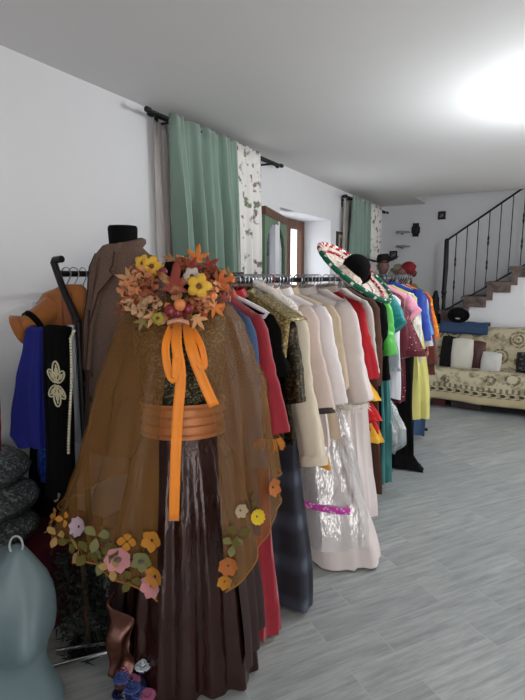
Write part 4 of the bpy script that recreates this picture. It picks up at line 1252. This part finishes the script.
# ------------------------------------------------------------------ leaf collar
lc = thing('leaf_collar', 'garland collar of orange and red autumn leaves, yellow flowers and berries around the neck', 'collar', DC, DROT)
LM = [fab('leaf_rust', (178, 92, 46), .7, var=.3, scale=30, bmp=.1), fab('leaf_red', (138, 52, 44), .7, var=.35, scale=30, bmp=.1), fab('leaf_orange', (206, 122, 56), .7, var=.25, scale=30, bmp=.1),
      fab('leaf_brown', (112, 70, 48), .75, var=.3, scale=30, bmp=.1), fab('leaf_tan', (200, 150, 106), .75, var=.2, scale=30, bmp=.1), fab('leaf_olive', (128, 112, 66), .75, var=.3, scale=30, bmp=.1),
      spots('leaf_two_tone', (132, 58, 46), (160, 126, 84), 22, .45, .6, .7, kind='noise')]
def leaf_obj(c, nrm, up, size, mat, kind=0, seed=0, curl=.25):
    c, nrm, up = Vector(c), Vector(nrm).normalized(), Vector(up)
    up = (up - nrm * up.dot(nrm)).normalized(); sd = up.cross(nrm)
    rr = random.Random(seed)
    g = G(); n = 40
    def rad(a):  # a = 0 at tip
        if kind == 0:
            lob = [(0, 1), (.95, .88), (-.95, .88), (1.9, .55), (-1.9, .55)]
            r = .3
            for la, lr in lob:
                d = abs((a - la + PI) % (2 * PI) - PI)
                r = max(r, lr * max(0, 1 - (d / .52) ** .8 * .72))
            return r * (1 + .06 * sin(a * 23))
        return .3 + .7 * abs(cos(a / 2)) ** 3 if abs(a) < 3 else .28
    rings = []
    for f in (.02, .35, .7, 1.0):
        ring = []
        for q in range(n):
            a = 2 * PI * q / n - PI
            r = rad(a) * f * size * .5
            x, y = r * sin(a) * (1 if kind == 0 else .75), r * cos(a)
            h = curl * size * (-(x / size) ** 2 * 2 - (y / size) ** 2 * 1.2) + .02 * size * cos(5 * a) * f
            ring.append(c + sd * x + up * (y + size * .1) + nrm * h)
        rings.append(ring)
    g.loft(rings, True, False)
    return g.obj('leaf', mat, lc, solid=.0012)
def ringpt(a, rr=1.0):
    """a=0 front, grows towards the viewer's right"""
    return Vector((.165 * rr * sin(a), -.125 * rr * cos(a) - .01, 1.455 - .065 * cos(a)))
g = G(); g.tube([ringpt(2 * PI * q / 40) for q in range(40)], .02, 8, closed=True); g.obj('garland_core', fab('garland_stem', (84, 60, 40), .9), lc)
for q in range(84):
    a = 2 * PI * q / 84 + R.uniform(-.05, .05)
    p_ = ringpt(a, R.uniform(.86, 1.12)); p_.z += R.uniform(-.03, .04)
    out = Vector((sin(a), -cos(a), 0))
    nrm = out * R.uniform(.3, 1.1) + Vector((R.uniform(-.5, .5), -.55 + R.uniform(-.4, .3), R.uniform(.1, .8)))
    up = out * R.uniform(.2, 1.2) + Vector((R.uniform(-.9, .9), R.uniform(-.3, .3), R.uniform(-.9, 1)))
    leaf_obj(p_ + out * .012, nrm, up, R.uniform(.04, .08), LM[R.choice([0, 0, 1, 2, 2, 3, 4, 4, 5, 6])], R.choice([0, 0, 1]), q)
def lp(px, py, dep): return RM.inverted() @ deep(px, py, dep)
for px, py, dep, sz, mi, up in ((174, 292, 1.58, .19, 6, (.1, 0, 1)), (196, 262, 1.72, .12, 2, (.2, 0, 1)), (133, 280, 1.7, .11, 4, (-1, 0, .3)), (138, 300, 1.64, .11, 0, (-.6, 0, -.4)), (216, 283, 1.66, .12, 0, (.9, 0, .3)), (212, 305, 1.62, .09, 2, (.7, 0, -.7)), (155, 313, 1.58, .09, 4, (-.4, 0, -.8)), (195, 316, 1.58, .09, 4, (.5, 0, -.8)), (190, 272, 1.66, .1, 1, (.4, 0, 1)), (144, 318, 1.6, .08, 5, (-.4, 0, -1)), (124, 310, 1.66, .08, 3, (-1, 0, -.4)), (206, 268, 1.72, .1, 1, (1, 0, .8))):
    leaf_obj(lp(px, py, dep), (0.05, -1, .25), up, sz, LM[mi], 0, int(px), .15)
YF = fab('collar_yellow_petals', (214, 170, 60), .7, var=.15, bmp=0)
def yflower(px, py, dep, r, mat, n=6):
    c = lp(px, py, dep); g = G()
    for q in range(n):
        a = 2 * PI * q / n
        d = Vector((cos(a), .12, sin(a))); s2 = Vector((-sin(a), 0, cos(a)))
        g.grid(lambda u, v: c + d * (r * u) + s2 * (r * .8 * (v - .5) * sin(PI * (.1 + .85 * u) ** 1.2)) + Vector((0, -.03 * u * (1 - u) * 2 - .003 * q / n, 0)), 5, 4)
    o = g.obj('flower', mat, lc, solid=.001)
    G().ball(c + Vector((0, -.012, 0)), r * .22).obj('flower_centre', LM[3], o)
yflower(199, 286, 1.57, .042, YF, 5); yflower(152, 266, 1.66, .036, YF, 5); yflower(158, 318, 1.57, .022, fab('lime_petals', (160, 146, 60), .7, bmp=0)); yflower(143, 263, 1.7, .03, YF, 5)
BLM = [fab('dried_peach', (206, 142, 100), .8, var=.3, scale=40, bmp=0), fab('dried_tan', (186, 150, 116), .8, var=.3, scale=40, bmp=0), fab('dried_rust', (150, 84, 54), .8, var=.3, scale=40, bmp=0)]
for q, (px, py, dep, r, mi) in enumerate(((130, 288, 1.66, .04, 0), (137, 306, 1.62, .04, 1), (128, 302, 1.66, .032, 0), (150, 288, 1.6, .035, 2), (144, 276, 1.66, .035, 0), (208, 276, 1.66, .035, 2), (203, 302, 1.6, .035, 0), (186, 266, 1.7, .035, 2), (212, 288, 1.64, .03, 0), (193, 304, 1.57, .03, 2), (152, 304, 1.585, .032, 1))):
    g = G(); c = lp(px, py, dep); rr = random.Random(q)
    for _ in range(46):
        d = Vector((rr.gauss(0, 1), rr.gauss(-.5, .8), rr.gauss(0, 1))).normalized(); s2 = d.orthogonal().normalized(); s3 = d.cross(s2)
        p1 = c + d * r * rr.uniform(.4, .9); k = r * rr.uniform(.3, .5); t1 = rr.random() * 6
        e1 = (s2 * cos(t1) + s3 * sin(t1)) * k; e2 = (s3 * cos(t1) - s2 * sin(t1)) * k * .6
        g.add([p1, p1 + e1 + e2 + d * k * .3, p1 + e1 * 1.7 + d * k * .1, p1 + e1 - e2 + d * k * .3], [(0, 1, 2), (0, 2, 3)])
    g.obj('blossom_cluster', BLM[mi], lc)
yflower(192, 276, 1.6, .03, fab('pale_silver_petals', (190, 180, 172), .7, bmp=0))
BER = fab('berry_red', (116, 22, 34), .25, bmp=0, spec=.6); BERO = fab('berry_orange', (214, 128, 70), .3, bmp=0, spec=.6)
for px, py, dep, r, mt in ((171, 311, 1.56, .022, BER), (180, 305, 1.55, .02, BERO), (188, 309, 1.56, .019, BER), (178, 313, 1.555, .016, BER), (163, 272, 1.62, .016, BER), (140, 291, 1.62, .016, BERO), (213, 296, 1.6, .014, BERO)):
    G().ball(lp(px, py, dep), r).obj('berry', mt, lc)
g = G()
g.grid(lambda u, v: lp(167 + 22 * u, 321 + 4 * v - 3 * sin(PI * u), 1.585), 6, 2)
g.obj('pale_petal', fab('pale_pink_leaf', (214, 160, 140), .8, bmp=0), lc, solid=.002)

# ------------------------------------------------------------------ tweed jacket on a second form
JC = Vector((-1.525, 1.555, 0)); JR = math.radians(-22)
f2 = thing('dress_form', 'taller dress form with black neck cap wearing the brown tweed jacket', 'dress form', JC, JR)
g = G(); g.loft([ell(.055, .055, 1.52), ell(.056, .056, 1.6), ell(.062, .06, 1.69), ell(.058, .056, 1.70), ell(.02, .02, 1.702)]); g.obj('neck_cap', BLACKF, f2)
G().loft([ell(.06, .05, 1.56), ell(.16, .09, 1.5), ell(.17, .11, 1.35), ell(.14, .1, 1.15), ell(.17, .12, .95), ell(.17, .12, .85)]).obj('torso', BLACKF, f2)
G().tube([(0, 0, .04), (0, 0, .86)], .016, 10).obj('pole', CHROME, f2)
G().lathe([(.19, 0), (.19, .015), (.03, .035), (.02, .06)], n=28).obj('base', CHROME, f2)
TW = spots('brown_tweed', (118, 96, 84), (84, 64, 56), 260, .4, .7, .95, kind='noise')
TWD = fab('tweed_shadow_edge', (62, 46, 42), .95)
jk = thing('tweed_jacket', 'brown tweed jacket with notched lapels on the taller form behind the cape', 'jacket', JC, JR)
def jb(a, x, y): return (x, y)
JT = [(1.625, .07, .065), (1.61, .1, .075), (1.58, .165, .09), (1.55, .2, .1), (1.47, .215, .115), (1.3, .21, .155), (1.12, .19, .17), (.95, .205, .185), (.78, .22, .2)]
g = G(); g.loft([ell(a, b_, z) for z, a, b_ in JT], False, False); g.obj('jacket_body', TW, jk)
for s_ in (-1, 1):
    g, e, d_, r_ = sleeve(s_, .225, 1.625, .66, .02, -.03, .085, .058, 3 + s_, flat=.85); g.obj('sleeve', TW, jk)
def lapel(s_):
    out = [(.015, 1.12), (.035, 1.3), (.06, 1.43), (.135, 1.5), (.112, 1.515), (.122, 1.535), (.1, 1.59), (.065, 1.63), (.05, 1.62), (.04, 1.54), (.022, 1.38), (.004, 1.2)]
    def yy(x, z):
        a = lerp([(q[0], q[1]) for q in reversed(JT)], z); b2 = lerp([(q[0], q[2]) for q in reversed(JT)], z)
        return -b2 * math.sqrt(max(.02, 1 - (x / a) ** 2))
    g = G(); o_ = [Vector((s_ * x, yy(x, z) - .018, z)) for x, z in out]; i_ = [Vector((s_ * x, yy(x, z) - .002, z)) for x, z in out]
    mid = len(out)
    vs = o_ + i_; fs = []
    for q in range(mid): fs.append((q, (q + 1) % mid, mid + (q + 1) % mid, mid + q))
    g.add(vs, fs)
    # triangulated front: pair outer with inner edge
    fs = [(0, 1, 11), (1, 10, 11), (1, 2, 10), (2, 9, 10), (2, 3, 4), (2, 4, 9), (4, 5, 9), (5, 6, 9), (6, 8, 9), (6, 7, 8)]
    g.add(o_, fs)
    return g
for s_ in (-1, 1):
    l_ = lapel(s_).obj('lapel', TW, jk, smooth=False)
    pts_ = [Vector(v.co) + Vector((0, -.002, 0)) for v in l_.data.vertices[:7]]
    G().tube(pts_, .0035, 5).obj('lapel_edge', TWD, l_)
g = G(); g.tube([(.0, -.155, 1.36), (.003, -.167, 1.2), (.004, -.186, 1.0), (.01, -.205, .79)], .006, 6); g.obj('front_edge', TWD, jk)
g = G(); g.add([(-.05, -.075, 1.6), (.05, -.075, 1.6), (.014, -.142, 1.36), (-.014, -.142, 1.36), (0, -.115, 1.5)], [(0, 1, 4), (1, 2, 4), (2, 3, 4), (3, 0, 4)]); g.obj('inner_shirt', fab('dull_red_shirt', (104, 62, 58), .9), jk)
g = G(); g.tube([(.06 * sin(q), .01 + .06 * -cos(q) * 1.0, 1.605 + .028 * (1 - cos(q)) * .5) for q in [.7 + (2 * PI - 1.4) * i / 20 for i in range(21)]], .02, 8, flat=1.4); g.obj('jacket_collar', TW, jk)
for z in (1.1, 1.0): G().ball((.03, -.168 - .01 * (z < 1.05), z), .011, sc_=(1, .5, 1)).obj('button', DKBRAID, jk)

# ------------------------------------------------------------------ left rack
def lx(y): return -1.78
lr_ = thing('clothes_rack', 'black clothes rack with an angled end arm by the wall behind the tweed jacket', 'clothes rack', (-1.78, 1.42, 0))
G().tube([(0, 0, 1.505), (0, 1.5, 1.505)], .0135, 10).obj('rail', DARKMETAL, lr_)
g = G()
q0 = onY(62, 259, 1.40); q1 = onY(53.5, 261, 1.40); q2 = onY(63, 289, 1.40); q3 = onY(78, 322, 1.40); o0 = Vector((-1.78, 1.42, 0))
g.tube([q0 - o0, q1 - o0 + Vector((.006, 0, .004)), q1 - o0 + Vector((0, 0, -.004)), q2 - o0, q3 - o0], .0145, 8); g.obj('end_arm', DARKMETAL, lr_)
q4 = q3 - o0
G().tube([q4, (q4.x, q4.y, .03)], .013, 8).obj('upright', DARKMETAL, lr_)
G().tube([(0, 1.5, .03), (0, 1.5, 1.52)], .013, 8).obj('upright', DARKMETAL, lr_)
for yy, xx in ((-.02, q4.x), (1.5, 0)): G().tube([(xx - .2, yy, .02), (xx + .16, yy, .02)], .013, 8).obj('foot', DARKMETAL, lr_)
for q, Y in enumerate((1.47, 1.51, 1.56, 1.62, 1.68)):
    hanger(-1.78, Y, .15 * sin(q * 2), .13, 1.43, 1.505, WIRE, 'bare silver wire hanger bunched at the end of the rack by the wall', thick=.003)
SUEDE = fab('caramel_suede', (150, 92, 44), .85, var=.2, scale=12, sheen=.3)
bj = thing('suede_jacket', 'caramel suede jacket with a raised cuff and black strap, hanging by the wall', 'jacket', (-1.79, 1.47, 0), .1)
cloth_body([(1.46, .04, .03, 0, .04, 0), (1.445, .07, .04, 0, .03, 0), (1.42, .12, .05, .1, .0, 0), (1.37, .135, .06, .3, -.02, 0), (1.2, .13, .06, .5, -.03, 0), (1.04, .135, .06, 1, -.03, 0)], amp=.012, k=5, seed=4).obj('jacket_body', SUEDE, bj, angle=80)
p0, p1, p2 = (onY(46, 314, 1.40), onY(32, 324, 1.34), onY(17, 330, 1.30)); inv = bj.matrix_basis.inverted() if False else (Matrix.Translation((-1.79, 1.47, 0)) @ Matrix.Rotation(.1, 4, 'Z')).inverted()
p0, p1, p2 = inv @ p0, inv @ p1, inv @ p2
sv = G().tube([p0 + (p0 - p1) * .6, p0, p1, p1.lerp(p2, .5)], [.06, .055, .048, .045], 14).obj('sleeve', SUEDE, bj)
G().tube([p1.lerp(p2, .45), p1.lerp(p2, .7), p2], [.047, .055, .064], 16, caps=False).obj('cuff', SUEDE, sv, solid=.006)
G().tube([p0.lerp(p1, .72), p1 + (p1 - p0) * .05], .0535, 16, caps=False).obj('strap', VELV, sv, solid=.006)
G().grid(lambda u, v: (.04 + .05 * u, -.062 - .006 * v, 1.43 - .3 * v), 4, 8).obj('front_panel', fab('rust_leather', (142, 84, 60), .6), bj, solid=.005)
hanger(-1.78, 1.47, .1, .12, 1.455, 1.505, BLACKPL, 'black hanger carrying the caramel suede jacket')
# royal blue skirt and black embroidered coat in front of it
def sheet(name, label, cat, Y, pts, mat, th=.03, k=5, amp=.01, seed=0, part='cloth'):
    """hanging cloth whose left and right edges follow the given image heights: (py, px left, px right)"""
    rows = []
    for py, xl, xr in pts:
        a, b_ = onY(xl, py, Y), onY(xr, py, Y)
        rows.append(((a.z + b_.z) / 2, (b_.x - a.x) / 2, th, min(1, .3 + .7 * (py - pts[0][0]) / 80), (a.x + b_.x) / 2, 0))
    cx0 = rows[0][4]
    t = thing(name, label, cat, (cx0, Y, 0), 0)
    rows = [(z, w, d, q, x - cx0, s_) for z, w, d, q, x, s_ in rows]
    rows = [(rows[0][0] + .006, rows[0][1] * .97, th * .3, 0, rows[0][4], 0)] + rows
    cloth_body(rows, amp=amp, k=k, seed=seed, square=.6).obj(part, mat, t, angle=80)
    return t, cx0
ROY2 = fab('royal_blue_crepe', (22, 30, 116), .8, var=.2, stretch=(1, 1, .15))
sheet('blue_skirt', 'royal blue skirt hanging over the rack end by the wall', 'skirt', 1.3, [(328, 31, 49), (345, 28, 49), (380, 22, 49), (420, 17, 49), (437, 15, 50), (446, 24, 50)], ROY2, .035, 6, .008, 1)
vt, vx = sheet('velvet_coat', 'black velvet coat with two ivory embroidered leaves and a pearl edge', 'coat', 1.27, [(327, 47, 68), (345, 47, 68), (400, 48, 69), (450, 49, 70), (500, 50, 72)], VELV, .03, 4, .004, 2)
EMB = fab('ivory_embroidery', (196, 190, 160), .6, .1, bmp=.3)
def emb_leaf(cx_, cz_, flip):
    g = G()
    for a, ln_ in ((0, .08), (.8, .062), (-.8, .062)):
        d = Vector((sin(a), 0, cos(a) * flip)); s2 = Vector((d.z, 0, -d.x))
        path = []
        for q in range(21):
            t_ = 2 * PI * q / 20
            path.append(Vector((cx_, -.042, cz_)) + d * (ln_ * (.5 - .5 * cos(t_))) + s2 * (ln_ * .25 * sin(t_)))
        g.tube(path, .003, 5)
        g.tube([Vector((cx_, -.041, cz_)), Vector((cx_, -.041, cz_)) + d * ln_ * .85], .003, 5)
        g.tube([Vector((cx_, -.041, cz_)) + d * ln_ * (.5 + .2 * cos(q)) + s2 * ln_ * .1 * sin(q) for q in [2 * PI * i / 12 for i in range(13)]], .0022, 5)
    return g
for k_, (py, fl) in enumerate(((382, 1), (386, -1))):
    q = onY(57, py, 1.23)
    emb_leaf(q.x - vx, q.z, fl).obj('embroidered_leaf', EMB, vt)
g = G()
edge = [onY(69 + 1.5 * sin(i * .35), 330 + i * 9, 1.23) for i in range(15)]
edge[0] = onY(73, 331, 1.23)
for i in range(14):
    for f in (0, .33, .66):
        q = edge[i].lerp(edge[i + 1], f); g.ball((q.x - vx, -.035, q.z), .006, 6, 5)
g.obj('pearl_edge', fab('pearl', (208, 202, 180), .3, bmp=0), vt)
sheet('ivory_garment', 'pale blue white garment squeezed between the velvet coat and the tweed jacket', 'garment', 1.42, [(326, 70, 76), (345, 68, 78), (400, 67, 78), (440, 66, 80)], fab('pale_blue_white', (196, 206, 214), .7, var=.05), .03, 4, .006, 3)
SEQB = sequin('blue_sequins', (18, 40, 120), (60, 110, 220), 90, .35, .5)
sheet('sequin_skirt', 'bright blue sequined cloth hanging below the royal blue skirt', 'skirt', 1.36, [(440, 42, 56), (455, 40, 58), (470, 40, 59), (479, 44, 57)], SEQB, .03, 4, .008, 4)
sheet('dark_garment', 'plain black garment in the shadow behind the blue sequined cloth', 'garment', 1.44, [(420, 32, 70), (500, 34, 74), (560, 36, 80), (600, 40, 84)], BLACKF, .03, 5, .01, 5)
# translucent cover sheet on the wall
sheet('dust_cover', 'pale translucent dust cover hanging on the wall behind the suede jacket', 'cover', 1.56, [(303, 34, 62), (330, 26, 66), (370, 22, 70), (405, 20, 72)], sheer('pale_blue_film', (196, 214, 222), .74, .4, .5), .02, 5, .012, 6)

# ------------------------------------------------------------------ lower left pile
bx = thing('storage_chest', 'dark maroon chest by the left wall under the stacked cushions', 'chest', (-1.93, 1.22, 0))
MAR = fab('maroon_lacquer', (88, 28, 42), .6, var=.12)
G().box(-.2, .22, -.5, .3, 0, .345).obj('chest_body', MAR, bx, smooth=False)
G().box(-.21, .23, -.51, .31, .345, .385).obj('chest_lid', MAR, bx, smooth=False)
QUILT = sequin('grey_sequined_quilt', (58, 64, 66), (150, 160, 158), 110, .5, .2)
for k_, (z, dx, lab) in enumerate(((.45, -.01, 'lowest of three dark grey sequined cushions stacked on the chest'), (.575, -.02, 'middle one of three dark grey sequined cushions stacked on the chest'), (.69, -.09, 'topmost of three dark grey sequined cushions stacked on the chest'))):
    o = pillow(.40, .46, .14, seed=k_ + 20, rnd=.75).obj('sequin_cushion', QUILT, angle=80)
    o.location = (-1.925 + dx, 1.1 + .02 * k_, z); o.rotation_euler = (PI / 2, .05 * (k_ - 1), .08 * k_)
    tag(o, lab, 'cushion', 'dark sequined cushions in a stack')
RED2 = spots('red_print', (120, 22, 30), (170, 70, 70), 26, .5, .62, .8, kind='noise')
sheet('red_cloth', 'strip of red patterned cloth at the left edge of the photo above the cushions', 'cloth', 1.02, [(395, -30, -5), (420, -32, -3), (452, -32, -2)], RED2, .03, 4, .01, 8)

# grey plastic torso
tc = deep(-6, 600, 1.52); 
to = thing('torso_form', 'pale grey plastic display torso standing on the floor at the lower left', 'mannequin', (tc.x, tc.y, 0), math.radians(50))
GREYP = fab('grey_plastic', (98, 117, 123), .38, var=.04, bmp=0, spec=.5)
zs_ = deep(17, 546, 1.52).z
print('torso', tc, zs_)
TT = [(.0, .17, .11, 0), (.06, .18, .12, 0), (.16, .185, .125, 0), (.24, .155, .11, 0), (.31, .138, .092, 0), (.365, .148, .098, .05), (.39, .158, .1, .55), (.415, .17, .106, .95), (.46, .178, .11, 1), (.51, .179, .108, .75), (.56, .174, .1, .3), (.61, .158, .085, .05), (.66, .13, .07, 0), (.71, .1, .055, 0), (.725, .085, .045, 0), (.735, .07, .035, 0)]
def bust2(k):
    return lambda a, x, y: (x, y - .085 * k * (math.exp(-((a - .62) / .36) ** 2) + math.exp(-((a - 2 * PI + .62) / .36) ** 2)))
sc_ = (zs_ + .01) / .73
g = G(); g.loft([[(x, y, z_ - .075 * math.exp(-(x / .05) ** 2) * max(0, min(1, (z - .6) / .12))) for x, y, z_ in ell(rx * .98, ry, z * sc_, fn=bust2(k))] for z, rx, ry, k in TT]); g.obj('torso', GREYP, to)
G().tube([(.075 + .018 * cos(q), -.02, zs_ + .012 + .03 * sin(q)) for q in [-.6 + (PI + 1.2) * i / 12 for i in range(13)]], .0035, 6).obj('hanging_loop', fab('grey_cord', (150, 156, 156), .6), to)

# dark tinsel greenery behind the torso
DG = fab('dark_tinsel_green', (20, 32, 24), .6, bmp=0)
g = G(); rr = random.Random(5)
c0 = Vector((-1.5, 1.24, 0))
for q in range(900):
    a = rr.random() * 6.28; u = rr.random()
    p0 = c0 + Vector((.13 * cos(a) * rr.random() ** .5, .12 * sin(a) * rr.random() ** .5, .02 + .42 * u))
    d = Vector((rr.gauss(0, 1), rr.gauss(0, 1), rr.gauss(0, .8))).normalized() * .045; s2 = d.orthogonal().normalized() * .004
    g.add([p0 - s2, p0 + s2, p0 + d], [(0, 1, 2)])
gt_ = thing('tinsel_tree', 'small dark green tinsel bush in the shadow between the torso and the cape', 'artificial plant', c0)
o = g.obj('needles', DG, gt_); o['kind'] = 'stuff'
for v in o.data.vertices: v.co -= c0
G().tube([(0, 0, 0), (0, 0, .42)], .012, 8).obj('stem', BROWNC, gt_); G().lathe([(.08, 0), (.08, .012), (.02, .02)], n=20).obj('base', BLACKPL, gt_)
# floral bundle by the hem
q = onZ(137, 706, .0)
fb = thing('flower_bundle', 'small bundle of blue, white and pink cloth flowers on the floor at the dress hem', 'flowers', (q.x, q.y, 0))
fb.scale = (.72, .72, .95)
FBM = [fab('bundle_blue', (70, 90, 150), .8, bmp=0), fab('bundle_white', (206, 214, 224), .8, bmp=0), fab('bundle_pink', (190, 110, 150), .8, bmp=0), fab('bundle_navy', (30, 34, 80), .8, bmp=0)]
for k_ in range(16):
    a = k_ * 2.4; r_ = .018 * k_ ** .55
    g = G(); rose(g, (r_ * cos(a) * 1.2, r_ * sin(a), .03 + .11 * (k_ % 4) / 3 + .02), .034, k_); g.obj('bloom', FBM[(k_ * 3 + k_ // 4) % 4], fb, solid=.0012)
G().ball((0, 0, .06), .06, sc_=(1., .9, 1)).obj('core', FBM[3], fb)

# ------------------------------------------------------------------ light
def lamp(kind, name, loc, power, col=(1, 1, 1), size=.3, rot=None, sy=None):
    l = bpy.data.lights.new(name, kind); l.energy = power; l.color = col
    if kind == 'POINT': l.shadow_soft_size = size
    if kind == 'AREA':
        l.size = size
        if sy: l.shape = 'RECTANGLE'; l.size_y = sy
    o = bpy.data.objects.new(name, l); C.objects.link(o); o.location = loc
    if rot: o.rotation_euler = rot
    return o
LP = Vector((.16, 3.3, 2.2))
pl_ = thing('ceiling_lamp', 'white globe ceiling lamp just outside the right edge of the photo', 'lamp', (LP.x, LP.y, CH))
m, nt, b = nodes_for('lit_globe'); b.inputs['Emission Color'].default_value = (.93, .97, 1, 1); b.inputs['Emission Strength'].default_value = 6
G().lathe([(.06, 0), (.06, -.025), (.012, -.035), (.012, -.2), (.03, -.21)][::-1], n=20).obj('canopy', WHITEPL, pl_)
BULB = m; G().ball((0, 0, -.25), .035).obj('bulb', BULB, pl_)
pw = thing('pendant_lamp', 'warm pendant lamp hanging out of view in front of the autumn dress', 'lamp', (.75, .3, CH))
G().tube([(0, 0, 0), (0, 0, -.3)], .004, 6).obj('cord', BLACKPL, pw)
G().lathe([(.13, -.42), (.1, -.33), (.03, -.3), (.006, -.29)], n=24, caps=False).obj('lamp_shade', WHITEPL, pw, solid=.003)
G().ball((0, 0, -.38), .035).obj('bulb', BULB, pw)
lamp('POINT', 'lamp_bulb', (LP.x, LP.y, LP.z - .12), 42, (.92, .97, 1.0), .06)
lamp('POINT', 'warm_bulb', (.75, .3, 1.98), 14, (1, .86, .72), .1)
w = bpy.data.worlds.new('world'); sc.world = w; w.use_nodes = True
bg = w.node_tree.nodes['Background']; bg.inputs[0].default_value = (1.0, .97, .95, 1); bg.inputs[1].default_value = 3.3
lamp('AREA', 'window_daylight', (-2.42, 4.85, 1.5), 2.5, (.9, .95, 1), .9, (0, -PI / 2, 0), 1.1)
sc.view_settings.view_transform = 'Standard'
sc.view_settings.look = 'None'
sc.view_settings.gamma = 1
sc.view_settings.exposure = 0.16
